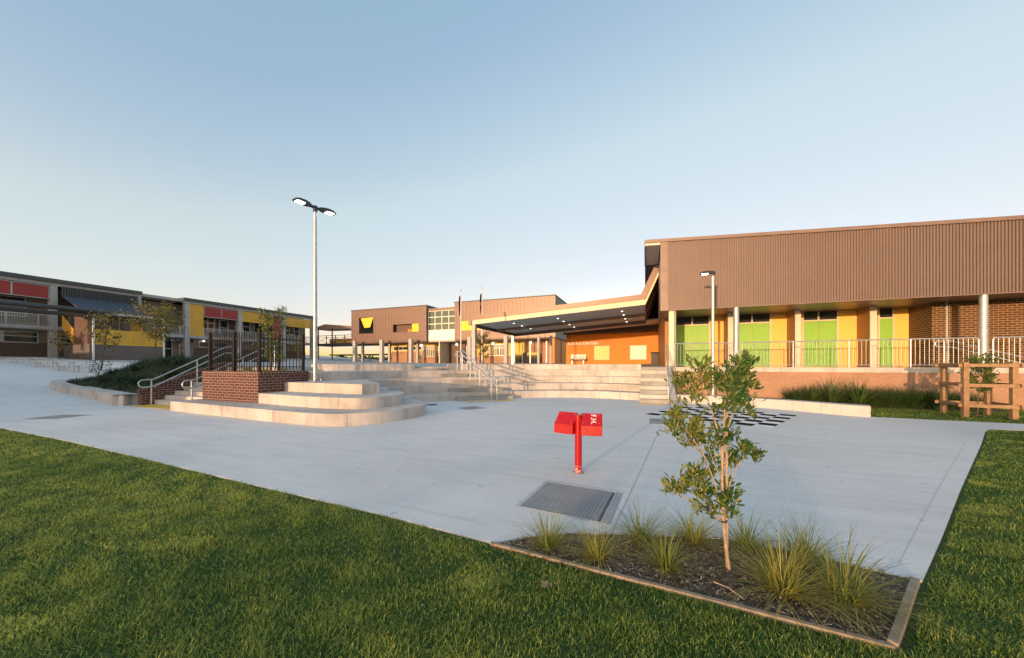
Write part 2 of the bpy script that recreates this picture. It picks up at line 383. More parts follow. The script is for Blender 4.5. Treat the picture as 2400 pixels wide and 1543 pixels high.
# ------------------------------------------------------------------ right hand stair
st=thing('concrete_stair','narrow flight of pale concrete steps beside the green doored building','stair',(.3,15,0))
for i in range(9):
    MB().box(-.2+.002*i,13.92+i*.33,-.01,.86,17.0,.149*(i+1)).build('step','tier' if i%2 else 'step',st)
MB().extr([(13.92,-.01),(17.0,-.01),(17.0,1.4),(16.8,1.4),(13.92,.2)],'x',.862,1.06).build('side_wall','concol',st)
hz=lambda b:max(0,min(1.34,(b-13.92)*.149/.33))
def handrail(name,label,x,pts_b,zoff=(.92,.68),lo_loop=True,group=None,ext=.35,axis='y'):
    pass
def rail_thing(name,label,path,posts,gap=.25,r=.022,group=None,dirv=None):
    # path: list of (x,y,z) for the upper rail; lower rail gap below; joined by rounded loops at both ends
    e=thing(name,label,'handrail',posts[0],group)
    up=[Vector(p) for p in path]; lo=[p-Vector((0,0,gap)) for p in up]
    d0=(up[0]-up[1]); d0.z=0; d0.normalize(); d1=(up[-1]-up[-2]); d1.z=0; d1.normalize()
    def loop(a,b,d):
        m=[]
        for k in range(9):
            t=math.pi*k/8; c=(a+b)/2; m.append(c+d*math.sin(t)*gap*.45+Vector((0,0,math.cos(t)*gap/2)))
        return m
    L1=loop(up[-1],lo[-1],d1); L0=loop(up[0],lo[0],d0)
    ring=up+L1[1:-1]+lo[::-1]+L0[1:-1][::-1]+[up[0]]
    MB().tube(ring,r,8).build('rail','galv',e,smooth=True)
    for (x,y,z) in posts:
        # post reaches up to the lower rail line
        best=None
        for a,b in zip(up[:-1],up[1:]):
            L=(b-a).length; t=max(0,min(1,(Vector((x,y,0))-Vector((a.x,a.y,0))).dot(Vector((b.x-a.x,b.y-a.y,0)))/max(1e-6,(Vector((b.x-a.x,b.y-a.y,0))).length_squared)))
            q=a+(b-a)*t; dd=math.hypot(q.x-x,q.y-y)
            if best is None or dd<best[0]: best=(dd,q.z)
        MB().cyl(x,y,z,best[1],r*1.05,10).cyl(x,y,z,z+.012,.05,12).build('post','galv',e,smooth=True)
    return e
rail_thing('handrail','galvanised double handrail at the right edge of the narrow concrete stair',
  [(.78,13.75,.93),(.80,14.05,.95),(.9,16.9,2.28),(.9,17.25,2.3)],[(.79,13.9,.0),(.84,15.4,.74),(.9,16.95,1.34)])
# centre handrails, two side by side
a1=(-5.75,12.6);a2=(-8.9,15.3)
def cr(off):
    ox,oy=off
    P=lambda t,z:(lerp(a1[0],a2[0],t)+ox,lerp(a1[1],a2[1],t)+oy,z)
    return P
for off,lab in (((0,0),'galvanised handrail down the middle of the amphitheatre steps, nearer of the pair'),((.16,.2),'galvanised handrail down the middle of the amphitheatre steps, farther of the pair')):
    P=cr(off)
    rail_thing('handrail',lab,[P(-.06,.92),P(.02,.92),P(.93,2.12),P(1.02,2.12)],[P(0,0),P(.28,.29),P(.55,.588),P(.8,.88),P(.98,1.176)],.24,.022,'paired handrails on the amphitheatre steps')

# ------------------------------------------------------------------ left stair, planter, fence
ls=thing('concrete_stair','wide concrete steps between the brick planter and the garden mound','stair',(-15.4,7.2,0))
for i in range(9):
    MB().box(-16.84+.002*i,7.12+i*.29,-.01,-13.66,9.6,.149*(i+1)).build('step','tier',ls)
w=thing('brick_stair_wall','low dark brick wall with raking brick on edge cap along the left stair','wall',(-17,8,0))
MB().extr([(6.78,-.01),(9.7,-.01),(9.7,1.48),(9.5,1.46),(6.78,.42)],'x',-17.08,-16.85).build('brickwork','brickdark',w)
c=MB()
nb=22
for i in range(nb):
    t=i/nb; y0=lerp(6.76,9.55,t)+.006; y1=lerp(6.76,9.55,(i+1)/nb)-.006
    sl=(1.46-.42)/(9.5-6.78); z0=.42+(y0-6.78)*sl; z1=.42+(y1-6.78)*sl
    c.extr([(y0,z0+.004),(y1,z1+.004),(y1-.045,z1+.115),(y0-.045,z0+.115)],'x',-17.10,-16.83)
c.build('brick_cap','brickcap',w)
MB().extr([(6.78,.425),(9.5,1.465),(9.46,1.565),(6.74,.525)],'x',-17.085,-16.845).build('cap_mortar','beam',w)
pl=thing('brick_planter','dark red brick planter box with brick on edge cap beside the left stair','planter',(-12.3,7.8,.29))
PA=(-13.65,-10.9,6.97,8.64)
t=.23
b=MB().box(PA[0],PA[2],.28,PA[1],PA[2]+t,1.12).box(PA[0],PA[3]-t,.28,PA[1],PA[3],1.12).box(PA[0],PA[2]+t,.28,PA[0]+t,PA[3]-t,1.12).box(PA[1]-t,PA[2]+t,.28,PA[1],PA[3]-t,1.12)
b.build('brickwork','brickdark',pl)
b=MB().box(PA[0]-.003,PA[2]-.003,1.12,PA[1]+.003,PA[2]+t,1.24).box(PA[0]-.003,PA[3]-t,1.12,PA[1]+.003,PA[3]+.003,1.24).box(PA[0]-.003,PA[2]+t,1.12,PA[0]+t,PA[3]-t,1.24).box(PA[1]-t,PA[2]+t,1.12,PA[1]+.003,PA[3]-t,1.24)
b.build('brick_cap','brickcap',pl)
MB().box(PA[0]+t,PA[2]+t,.3,PA[1]-t,PA[3]-t,1.19).build('soil','soil',pl)
fe=thing('planter_fence','dark brown steel picket fence standing on the brick planter','fence',(-12.3,7.1,1.24))
fx0,fx1,fy0,fy1=-13.45,-11.0,7.08,8.52
posts=[(fx0,fy0),(-12.2,fy0),(fx1,fy0),(fx1,fy1),(-12.2,fy1)]
for x,y in posts: MB().box(x-.035,y-.035,1.24,x+.035,y+.035,2.5).box(x-.04,y-.04,2.5,x+.04,y+.04,2.52).build('fence_post','darkfence',fe)
def fpanel(p0,p1):
    m=MB(); d=Vector((p1[0]-p0[0],p1[1]-p0[1])); L=d.length; d.normalize(); n=(-d.y,d.x,0)
    for z in (1.38,2.27):
        m.obox(((p0[0]+p1[0])/2,(p0[1]+p1[1])/2,z),((d.x,d.y,0),n,(0,0,1)),L/2-.036,.014,.014)
    k=int(L/.115)
    for i in range(1,k):
        x=p0[0]+d.x*L*i/k; y=p0[1]+d.y*L*i/k; hh=2.44 
        m.obox((x,y,(1.28+hh)/2),((d.x,d.y,0),n,(0,0,1)),.009,.009,(hh-1.28)/2)
        m.add([(x-.011,y-.011,hh),(x+.011,y-.011,hh),(x+.011,y+.011,hh),(x-.011,y+.011,hh),(x,y,hh+.05)],[(0,1,4),(1,2,4),(2,3,4),(3,0,4)])
    m.build('picket_panel','darkfence',fe)
for q in ((posts[0],posts[1]),(posts[1],posts[2]),(posts[2],posts[3])): fpanel(*q)
rail_thing('handrail','long galvanised double handrail along the brick wall of the left stair',
   [(-16.7,6.75,.90),(-16.7,7.05,.92),(-16.7,9.35,2.2),(-16.7,9.75,2.22)],[(-16.7,6.98,0),(-16.7,8.35,.745),(-16.7,9.6,1.34)],.26)
rail_thing('handrail','galvanised double handrail hugging the left face of the brick planter',
   [(-14.0,6.72,.93),(-14.0,6.95,.95),(-14.0,9.35,2.2),(-14.0,9.7,2.22)],[(-14.0,6.85,.294),(-14.0,8.4,.745),(-14.0,9.6,1.34)],.26)

# ------------------------------------------------------------------ low seat walls
CL=[(-17.12,6.44),(-17.6,6.45),(-21.5,7.15),(-25.85,7.95),(-28.6,8.1),(-29.6,8.4),(-30.3,9.1),(-30.5,10.2),(-30.3,12.2)]
ccl=cat(CL,5)[::-1]
sw=MB(); n=len(ccl); inner=[]
for i,pnt in enumerate(ccl):
    a=Vector(ccl[max(0,i-1)]);b_=Vector(ccl[min(n-1,i+1)]);d=(b_-a).normalized(); inner.append((pnt[0]-d.y*.5,pnt[1]+d.x*.5))
tz=lambda a,b:.37+rampz(a)*.8+(max(0,b-9.5)*.12 if a<-28 else 0)
vs=[];fs=[]
for i in range(n):
    (x,y),(u,v)=ccl[i],inner[i]; z=tz(x,y); vs+=[(x,y,-.1),(x,y,z),(u,v,z),(u,v,-.1)]
for i in range(n-1):
    for k in range(4): fs.append((i*4+k,(i+1)*4+k,(i+1)*4+(k+1)%4,i*4+(k+1)%4))
fs+=[(0,1,2,3),((n-1)*4+3,(n-1)*4+2,(n-1)*4+1,(n-1)*4)]
sw.add(vs,fs); o=sw.build('seat_wall','tier',None,loc=(-21,7,0)); tag(o,'long low curved concrete seat wall in front of the planted mound','seat wall')
CR=[(.9,14.52),(2.0,14.42),(3.0,14.15),(3.9,13.72),(4.7,13.12),(5.35,12.62),(5.78,12.42)]
o=MB().band(cat(CR,5),.48,-.05,.30).build('seat_wall','tier',None,loc=(3.5,14,0)); tag(o,'low curved concrete seat wall beside the painted chessboard','seat wall')

# ------------------------------------------------------------------ painted marks, grates
def quad3(z,pts): return MB().add([(x,y,z) for x,y in pts],[(0,1,2,3)])
cb=MB(); cw_=MB(); cx,cy,ang,sq=2.02,11.5,R(-27),.378
ex=Vector((math.cos(ang),math.sin(ang)));ey=Vector((-math.sin(ang),math.cos(ang)))
for i in range(8):
    for k in range(8):
        if 1:
            q=[Vector((cx,cy))+ex*(i-4+u)*sq+ey*(k-4+v)*sq for u,v in ((.02,.02),(.98,.02),(.98,.98),(.02,.98))]
            (cb if (i+k)%2==0 else cw_).add([(p_.x,p_.y,.004) for p_ in q],[(0,1,2,3)])
o=cb.build('chessboard_marking','black'); o.parent=None; tag(o,'black and white painted squares of a giant chessboard on the plaza','ground marking')
o['kind']='structure'
M['worn']=plain('worn_white_paint',(.82,.82,.81),.7,0,.1,6)
w2=cw_.build('white_squares','worn',o)
tm=MB().box(-16.84,6.43,.0,-14.05,7.02,.006); tag(tm.build('tactile_paving','yellowpaint',None,loc=(-15.4,6.7,0)),'yellow tactile strip at the foot of the left stair','tactile paving')
tm=MB()
for i in range(16): tm.box(-.18+i*.064,13.55,0,-.14+i*.064,13.87,.008)
tag(tm.build('tactile_paving','yellowpaint',None,loc=(.3,13.7,0)),'yellow dashed tactile strip at the foot of the narrow right stair','tactile paving')
tm=MB().prism([(-6.32,11.62),(-5.62,12.28),(-5.84,12.55),(-6.55,11.88)],0,.006).prism([(-5.5,12.4),(-4.85,13.1),(-5.08,13.36),(-5.72,12.66)],0,.006)
tag(tm.build('tactile_paving','yellowpaint',None,loc=(-5.7,12.5,0)),'yellow tactile strip at the foot of the amphitheatre steps','tactile paving')
def grate(name,label,c,L,W,ang,pitch,loc=None,frame=.03):
    e=thing(name,label,'grate',(c[0],c[1],0)); ex=Vector((math.cos(ang),math.sin(ang),0));ey=Vector((-math.sin(ang),math.cos(ang),0));C=Vector((c[0],c[1],0))
    MB().obox(C+Vector((0,0,.001)),(ex,ey,(0,0,1)),L/2,W/2,.0012).build('pit','pitdark',e)
    f=MB()
    for s in (-1,1):
        f.obox(C+ey*s*(W/2-.008)+Vector((0,0,.003)),(ex,ey,(0,0,1)),L/2,.008,.0022)
        fw=frame/2 if s<0 else .006; f.obox(C+ex*s*(L/2-fw)+Vector((0,0,.0034)),(ex,ey,(0,0,1)),fw,W/2,.0022)
    f.build('frame','galv',e)
    b=MB(); k=int((L-2*frame)/pitch)
    for i in range(k+1): b.obox(C+ex*(-L/2+frame+(i+.5)*(L-2*frame)/(k+1))+Vector((0,0,.003)),(ex,ey,(0,0,1)),pitch*.12,W/2-.016,.0016)
    k=int((W-.03)/(pitch*.8))
    for i in range(k+1): b.obox(C+ey*(-W/2+.015+(i+.5)*(W-.03)/(k+1))+Vector((0,0,.0028)),(ex,ey,(0,0,1)),L/2-frame,pitch*.15,.0014)
    b.build('grating','steelgrate',e); return e
grate('drain_grate','large steel grate in the plaza below the red hydrant marker',(-.77,3.70),.87,.85,R(-5),.036,frame=.045)
MB().prism([(-.37,3.24),(-.30,3.235),(-.235,4.07),(-.30,4.09)],0,.004).build('mortar_patch','steelgrate',plaza)
grate('drain_grate','long strip drain grate on the shaded plaza at far left',(-15.2,4.42),.9,.85,R(20),.07)
grate('drain_grate','small square steel grate before the amphitheatre steps',(-5.4,10.28),.75,.72,R(-28),.05)
o=MB().box(.1,9.1,0,.62,10.0,.006).build('pit_cover','step',None,loc=(.36,9.5,0)); tag(o,'grey rectangular pit cover set in the plaza by the chessboard','pit cover')
o=MB().cyl(-7.2,10.6,0,.006,.22,24).build('manhole_cover','pitdark',None,loc=(-7.2,10.6,0)); tag(o,'dark round manhole cover tucked beside the curved seating','manhole cover')

lt=MB(); rr=random.Random(5)
for i in range(70):
    x=rr.uniform(-13,6); y=rr.uniform(2.9,12)
    L_=rr.uniform(.004,.014); an=rr.random()*6.28; lt.obox((x,y,.004),((math.cos(an),math.sin(an),rr.uniform(0,.2)),(-math.sin(an),math.cos(an),0),(0,0,1)),L_,L_*rr.uniform(.2,.6),.0015)
tag(lt.build('leaf_litter','soil'),'scattered specks of leaf and grit on the plaza concrete','litter',kind='stuff')
# ------------------------------------------------------------------ hydrant marker
hy=thing('hydrant_marker','red fire hydrant marker post carrying two hooded boxes','hydrant',(-.84,4.65,0))
HX,HY=-.84,4.65
m,nt,pp,out=newmat('chipped_red_post'); v=coords(nt)
s_=N(nt,'ShaderNodeSeparateXYZ'); nt.links.new(v,s_.inputs[0])
mr=N(nt,'ShaderNodeMapRange'); mr.inputs[1].default_value=.02; mr.inputs[2].default_value=.2; mr.inputs[3].default_value=.10; mr.inputs[4].default_value=-.2; nt.links.new(s_.outputs[2],mr.inputs[0])
ad=N(nt,'ShaderNodeMath',operation='ADD'); nt.links.new(noise(nt,v,55,4,.6),ad.inputs[0]); nt.links.new(mr.outputs[0],ad.inputs[1])
col=ramp(nt,ad.outputs[0],[(.0,(.42,.004,.008)),(.55,(.40,.005,.009)),(.6,(.55,.42,.34)),(1,(.6,.5,.4))]); nt.links.new(col,pp.inputs['Base Color']); pp.inputs['Roughness'].default_value=.3
M['hydpost']=m
MB().cyl(HX,HY,0,.765,.047,24).build('post','hydpost',hy,smooth=True)
MB().cyl(HX,HY,.0,.006,.075,20).build('mortar_collar','step',hy)
MB().cyl(HX,HY,.765,.775,.05,24).build('post_cap','hydred',hy,smooth=True)
def hood(cx,cy,ang,L,bev):
    # house shaped cover, ridge along its length; front faces the plaza camera side
    ex=Vector((math.cos(ang),math.sin(ang),0));ey=Vector((-math.sin(ang),math.cos(ang),0)); C=Vector((cx,cy,0))
    prof=[(-.10,.52),(-.10,.645),(.06,.795),(.17,.645),(.17,.52)]
    n=len(prof); vs=[C+ex*(-L/2)+ey*d+Vector((0,0,z)) for d,z in prof]+[C+ex*(L/2)+ey*d+Vector((0,0,z)) for d,z in prof]
    return MB().add(vs,[tuple(range(n))[::-1],tuple(range(n,2*n))]+[(i,(i+1)%n,n+(i+1)%n,n+i) for i in range(n)]),ex,ey,C,prof
for side,ang,L in ((1,R(7),.275),(-1,R(-14),.275)):
    ex=Vector((math.cos(ang),math.sin(ang)))
    c0=Vector((HX,HY))+ex*side*(.047+L/2-.01)
    mb,ex,ey,C,prof=hood(c0.x,c0.y,ang,L,0)
    hb=mb.build('hood_box','hydred',hy)
    bv=hb.modifiers.new('b','BEVEL'); bv.width=.004; bv.segments=2
    for bx in (-.1,.1):
        sc_=MB()
        for d,z in ((-.07,.674+.004),(.03,.767+.003)): 
            P=C+ex*bx+ey*d+Vector((0,0,z)); sc_.tube([P,P+Vector((0,-.003,.004))],.005,8)
        sc_.build('rivet','galv',hb)
        hb.children[-1].location=(0,0,0)
    if side==1:
        # lettering F.H. reading down the sloped lid
        slope=math.atan2(.15,.16); nrm=(-ey*math.sin(slope)+Vector((0,0,math.cos(slope)))).normalized(); upv=(ey*math.cos(slope)+Vector((0,0,math.sin(slope)))).normalized()
        xax=-upv; yax=ex; zax=nrm       # text runs down the slope, tops of letters point right
        Rm=Matrix((xax,yax,zax)).transposed()
        pos=C+ex*(-.005)+ey*(.0438)+Vector((0,0,.7800))+nrm*.0035
        o=text('lettering','F.H.',.094,'white',hy,pos,Rm,.001,bold=.0016,space=1.08)

# ------------------------------------------------------------------ street lamps
def lamp_head(mb_pts,e,org,dirv,L,W,tilt):
    d=Vector((dirv[0],dirv[1],math.tan(tilt))).normalized(); s=Vector((-dirv[1],dirv[0],0)).normalized(); up=d.cross(s)*-1
    if up.z<0: up=-up
    O=Vector(org); prof=[(0,.05,.06),(.12,.07,.09),(.22,W*.40,.09),(.45,W*.5,.10),(.78,W*.5,.085),(.95,W*.38,.05),(1,W*.28,.03)]
    vs=[]
    for t,w,h in prof:
        c=O+d*t*L
        vs+=[c-s*w,c+s*w,c+s*w*.8+up*h,c-s*w*.8+up*h]
    n=len(prof); fs=[(0,1,2,3),((n-1)*4+3,(n-1)*4+2,(n-1)*4+1,(n-1)*4)]
    for i in range(n-1):
        for k in range(4): fs.append((i*4+k,(i+1)*4+k,(i+1)*4+(k+1)%4,i*4+(k+1)%4))
    hd=MB().add(vs,fs).build('lamp_head','blackplastic',e,smooth=True)
    bb=MB(); c=O+d*L*.66-up*.006
    bb.obox(c,(d,s,up),L*.20,W*.30,.006); bb.build('light_panel','lamp',hd); hd.children[-1].location=(0,0,0)
LX,LY=-10.55,8.62
la=thing('street_lamp','tall galvanised lamp post with two lit heads on the amphitheatre','street lamp',(LX,LY,.882))
MB().cyl(LX,LY,.882,6.7,.07,16,0,.05).build('pole','galv',la,smooth=True)
bp=MB().box(LX-.16,LY-.16,.884,LX+.16,LY+.16,.905)
for i in (-1,1):
    for k in (-1,1): bp.cyl(LX+i*.12,LY+k*.12,.905,.96,.014,8).cyl(LX+i*.12,LY+k*.12,.905,.925,.024,6)
bp.build('base_plate','galv',la)
MB().cyl(LX,LY,6.68,6.88,.07,12).tube([(LX-.02,LY-.14,6.83),(LX+.02,LY+.14,6.83)],.05,10).build('bracket','blackplastic',la,smooth=True)
da=R(79)
lamp_head(None,la,(LX+.1*math.cos(da),LY+.1*math.sin(da),6.8),(math.cos(da),math.sin(da)),.60,.34,R(3))
lamp_head(None,la,(LX-.1*math.cos(da),LY-.1*math.sin(da),6.8),(-math.cos(da),-math.sin(da)),.60,.34,R(3))
QX,QY=2.35,14.72
lb=thing('street_lamp','shorter single headed lamp post behind the right seat wall','street lamp',(QX,QY,0))
MB().cyl(QX,QY,0,4.75,.06,14,0,.05).build('pole','galv',lb,smooth=True)
MB().cyl(QX,QY,4.7,4.84,.05,12).build('bracket','blackplastic',lb,smooth=True)
lamp_head(None,lb,(QX+.08,QY-.02,4.84),(-.97,.2),.52,.24,R(4))

# ------------------------------------------------------------------ right building (green doors)
rb=thing('school_hall','long building with brown ribbed upper cladding and green doors on a brick terrace','building',(6,20,0))
x0,x1=1.06,26
MB().box(x0,16.84,-.1,x1,17.1,1.155).build('retaining_wall','bricktan',rb)
MB().box(x0-.01,16.8,1.155,x1,31,1.345).build('floor_slab','tier',rb)
for xx in (6.45,10.2,14.0,1.4): MB().box(xx,16.835,-.1,xx+.012,16.838,1.15).build('movement_joint','beam',rb)
# ribbed parapet, top edge falls towards the right
def ztop(a): return 7.05-(a-.63)*.0595
rib=MB(); pitch=.084; a=.95; prof=[]
while a<x1:
    prof+=[(a,16.795),(a+.046,16.795),(a+.050,16.83),(a+pitch-.004,16.83)]
    a+=pitch
vs=[]
for (u,v) in prof: vs+=[(u,v,3.87),(u,v,ztop(u)-.10)]
fs=[(2*i,2*i+2,2*i+3,2*i+1) for i in range(len(prof)-1)]
rib.add(vs,fs); rib.build('ribbed_cladding','clad',rb)
MB().extr([(.66,3.9),(x1,3.9),(x1,ztop(x1)-.03),(.66,ztop(.66)-.03)],'y',16.835,20.2).build('upper_storey','cladflat',rb)
MB().extr([(.63,3.85),(.93,3.85),(.93,ztop(.93)-.10),(.63,ztop(.63)-.10)],'y',16.79,17.05).build('corner_trim','trim',rb)
MB().extr([(.94,3.845),(x1,3.845),(x1,3.875),(.94,3.875)],'y',16.785,17.0).build('drip_edge','trim',rb)
MB().extr([(-.02,ztop(-.02)-.13),(x1,ztop(x1)-.13),(x1,ztop(x1)),(-.02,ztop(-.02))],'y',16.74,16.79).build('fascia','trim',rb)
MB().extr([(-.02,ztop(0)-.02),(x1,ztop(x1)-.02),(x1,ztop(x1)+.02),(-.02,ztop(0)+.02)],'y',16.7905,31).build('roof','roofgrey',rb)
MB().extr([(-.02,ztop(0)-.24),(.62,ztop(.62)-.24),(.62,ztop(.62)-.14),(-.02,ztop(0)-.14)],'y',16.8,20.1).build('eave_soffit','pale',rb)
MB().extr([(-.04,ztop(0)-.3),(.0,ztop(0)-.3),(.0,ztop(0)-.03),(-.04,ztop(0)-.03)],'y',16.795,20.1).build('fascia','trim',rb)
MB().box(.7,17.06,4.42,x1,20.1,4.5).build('soffit','soffitpale',rb)
MB().box(.7,17.02,3.9,x1,17.058,4.42).build('bulkhead','cream',rb)
# recessed wall behind the walkway
MB().box(1.2,20,1.345,10.56,20.25,4.5).build('rear_wall','mustard',rb)
def door(d0,d1,split,single=False):
    fr=MB(); z1=3.46; zt=4.02; w=.06
    fr.box(d0-w,19.955,1.345,d0,19.998,zt+w).box(d1,19.955,1.345,d1+w,19.998,zt+w).box(d0,19.955,z1,d1,19.998,z1+w).box(d0,19.955,zt,d1,19.998,zt+w)
    if not single: fr.box(split-w/2,19.955,z1+w,split+w/2,19.998,zt)
    f=fr.build('door_frame','cream',rb)
    if single: L=[(d0,d1)]
    else: L=[(d0,split-.004),(split+.004,d1)]
    for (u,v) in L:
        q=MB().box(u+.004,19.965,1.36,v-.004,19.99,z1-.004).build('door','green',rb)
        h=MB().box(v-.12,19.93,2.3,v-.08,19.965,2.45) if u==L[0][0] else MB().box(u+.08,19.93,2.3,u+.12,19.965,2.45)
        h.build('handle','stainless',q); q.children[-1].location=(0,0,0)
    L=[(d0,d1)] if single else [(d0,split-w/2),(split+w/2,d1)]
    for (u,v) in L: MB().box(u,19.975,z1+w,v,19.992,zt).build('transom_window','glass',rb)
door(1.50,3.0,2.25); door(4.15,5.58,4.86); door(6.9,8.12,7.45); door(9.6,10.02,9.8,True)
for i,(fx) in enumerate((3.66,6.26,8.83)):
    MB().box(fx,19.05,1.345,fx+.19,19.998,4.42).build('fin_wall','fin',rb)
    MB().box(fx+.0,18.99,1.345,fx+.21,19.048,4.42).build('column','pale',rb)
MB().box(10.56,18.7,1.345,x1,22,4.42).build('brick_wing','brickbrown',rb)
MB().box(10.95,18.68,1.345,11.0,18.7,4.4).build('downpipe','beam',rb)
# columns
for cxx in (3.56,10.85,18.2): MB().cyl(cxx,16.93,1.345,3.87,.105,20).build('column','galv',rb,smooth=True)
MB().box(.98,16.9,1.345,1.2,17.12,3.86).build('column','cream',rb)
MB().box(1.24,16.95,1.345,1.27,20,4.4).build('screen_edge','beam',rb)
# balustrades (each run is a railing standing on the slab)
def balustrade(a0,a1,b,z,label,h=1.03,sp=.125):
    e=thing('balustrade',label,'railing',((a0+a1)/2,b,z),'galvanised balustrades along the terrace edge')
    top=[(a0,b,z),(a0,b,z+h-.07),(a0+.02,b,z+h-.02),(a0+.07,b,z+h),(a1-.07,b,z+h),(a1-.02,b,z+h-.02),(a1,b,z+h-.07),(a1,b,z)]
    MB().tube(top,.024,8).build('top_rail','galv',e,smooth=True)
    MB().tube([(a0,b,z+.09),(a1,b,z+.09)],.016,6).build('bottom_rail','galv',e,smooth=True)
    n=max(1,round((a1-a0)/1.6)); 
    for i in range(1,n): 
        x=lerp(a0,a1,i/n); MB().cyl(x,b,z,z+h,.024,8).build('post','galv',e,smooth=True)
    m_=MB(); k=round((a1-a0)/sp)
    for i in range(1,k): 
        x=lerp(a0,a1,i/k); m_.cyl(x,b,z+.09,z+h-.01,.009,6)
    m_.build('balusters','galv',e,smooth=True)
balustrade(1.2,3.42,16.88,1.345,'short galvanised balustrade at the stair end of the brick terrace')
balustrade(3.76,10.7,16.88,1.345,'long galvanised balustrade across the green doors on the brick terrace')
balustrade(11.05,16.8,16.88,1.345,'galvanised balustrade before the brick wing right of the big column')
rail_thing('handrail','sloping galvanised handrail against the dark brick wing behind the balustrade',[(10.35,18.0,2.35),(10.7,18.0,2.33),(13.6,18.0,1.35),(14.0,18.0,1.3)],[(10.5,18.0,1.345)],.22,.025)

# ------------------------------------------------------------------ canopy
ca=thing('covered_canopy','broad shelter roof folding up to meet the ribbed building, on slim columns','canopy',(-5,24,1.3))
zs=lambda a:4.05+(a+10.5)*.0615     # soffit height
# folded profile: from eave to fold, then steep up
def frame(b0,b1,mat,d,off=0,name='frame_beam',a0=-10.5):
    zf=zs(0)
    pts=[(a0,zs(a0)+off),(0.0,zf+off),(1.02,7.0+off),(1.02,7.0+off+.5),(-.05-d*.35,zf+off+d+.06),(a0,zs(a0)+off+d)]
    pts=[(a0,zs(a0)+off),(0,zf+off),(.66,zf+off+1.52),(1.0,7.0),(.62,7.05),(-.22,zf+off+d),(a0,zs(a0)+off+d)]
    MB().extr(pts,'y',b0,b1).build(name,mat,ca)
frame(20.0,20.18,'cream',.30,0,'eave_beam')
frame(19.93,19.985,'cladflat',.26,.29,'fascia',-10.75)
MB().extr([(-10.75,zs(-10.75)+.0),(-10.5,zs(-10.5)+.0),(-10.5,zs(-10.5)+.56),(-10.75,zs(-10.75)+.55)],'y',19.935,27.6).build('gutter','trim',ca)
MB().extr([(-10.5,zs(-10.5)+.02),(.0,zs(0)+.02),(.0,zs(0)+.12),(-10.5,zs(-10.5)+.12)],'y',20.18,27.5).build('soffit','soffit',ca)
MB().extr([(-6.7,zs(-6.7)+.021),(1.2,zs(1.2)+.021),(1.2,zs(1.2)+.119),(-6.7,zs(-6.7)+.119)],'y',27.5,31.4).build('soffit','soffit',ca)
MB().extr([(-10.74,zs(-10.74)+.5),(-.1,zs(-.1)+.5),(-.1,zs(-.1)+.56),(-10.74,zs(-10.74)+.56)],'y',19.99,31.6).build('roof','roofgrey',ca)
MB().extr([(0,zs(0)+.03),(.66,zs(0)+1.55),(1.0,7.0),(.95,7.03),(-.06,zs(0)+.16)],'y',20.19,31.2).build('folded_soffit','brownwall',ca)
frame(23.6,23.78,'trim',.28,-.16,'cross_beam'); frame(27.3,27.48,'trim',.34,-.22,'cross_beam')
MB().box(-10.5,20.18,zs(-10.5)-.16,-10.34,27.4,zs(-10.5)+.05).build('side_beam','claddark',ca)
for (cx_,cy_,cz,r_,mt) in ((-10.42,20.15,1.2,.13,'beam'),(-10.42,27.2,1.2,.10,'galv')):
    MB().box(cx_-r_,cy_-r_,1.3,cx_+r_,cy_+r_,zs(cx_)+.02-.0).build('column',mt,ca)
for i,b_ in enumerate((21.6,23.2,25.2,27.0)):
    for a_ in (-8.2,-5.2,-1.3):
        if a_==-8.2 and i==3: continue
        z_=zs(a_)+.02
        MB().cyl(a_,b_,z_-.02,z_-.002,.055,14).build('downlight','lampsoft',ca)
# canteen block
MB().box(.0,31.0,4.25,1.35,31.3,7.1).build('end_gable','fin',ca)
cn=thing('canteen_building','orange walled canteen block under the far side of the shelter roof','building',(-3,31,1.3))
MB().box(-6.7,31,1.3,1.26,37,4.2).build('wall','cwall',cn)
MB().box(-6.9,30.7,4.15,1.4,30.98,4.35).build('beam','brownwall',cn)
MB().box(-6.75,30.95,4.2,1.3,37,4.7).build('parapet','brownwall',cn)
for (u,v,z0_,z1_) in ((-4.15,-2.95,1.92,3.03),(-1.17,.05,1.92,3.03)):
    f=MB().box(u-.05,30.95,z0_-.05,v+.05,30.998,z1_+.05).build('servery_window','cream',cn)
    MB().box(u,30.93,z0_,v,30.948,z1_).build('shutter','servery' if u<-3 else 'white',f); f.children[-1].location=(0,0,0)
text('lettering','BLOCK D-CANTEEN',.30,'white',cn,(-6.55,30.9,3.22),ROTF,.02,bold=.008)
MB().box(.98,20.3,1.34,1.25,31,6.9).build('side_wall','fin',cn)
dk=thing('drinking_trough','stainless drinking trough mounted before the orange canteen wall','drinking trough',(-5.6,30.6,1.35))
MB().box(-6.23,30.82,2.0,-4.88,30.99,2.36).build('splashback','stainless',dk)
MB().extr([(30.38,1.98),(30.42,1.82),(30.8,1.78),(30.82,2.0),(30.79,2.0),(30.77,1.84),(30.45,1.87),(30.41,1.98)],'x',-6.25,-4.86).build('trough','stainless',dk)
tp=MB()
for i in range(4): tp.tube([(-6.0+i*.3,30.8,2.1),(-6.0+i*.3,30.65,2.14),(-6.0+i*.3,30.62,2.08)],.015,6)
tp.build('taps','galv',dk)
MB().box(-6.1,30.5,1.34,-6.04,30.56,1.82).box(-5.1,30.5,1.34,-5.04,30.56,1.82).build('legs','galv',dk)
bn=thing('wheelie_bin','dark wheelie bin beside the orange canteen wall','bin',(1.0,29.0,1.34))
MB().extr([(28.75,1.42),(29.2,1.42),(29.28,2.32),(28.66,2.32)],'x',.42,.92).build('body','blackplastic',bn)
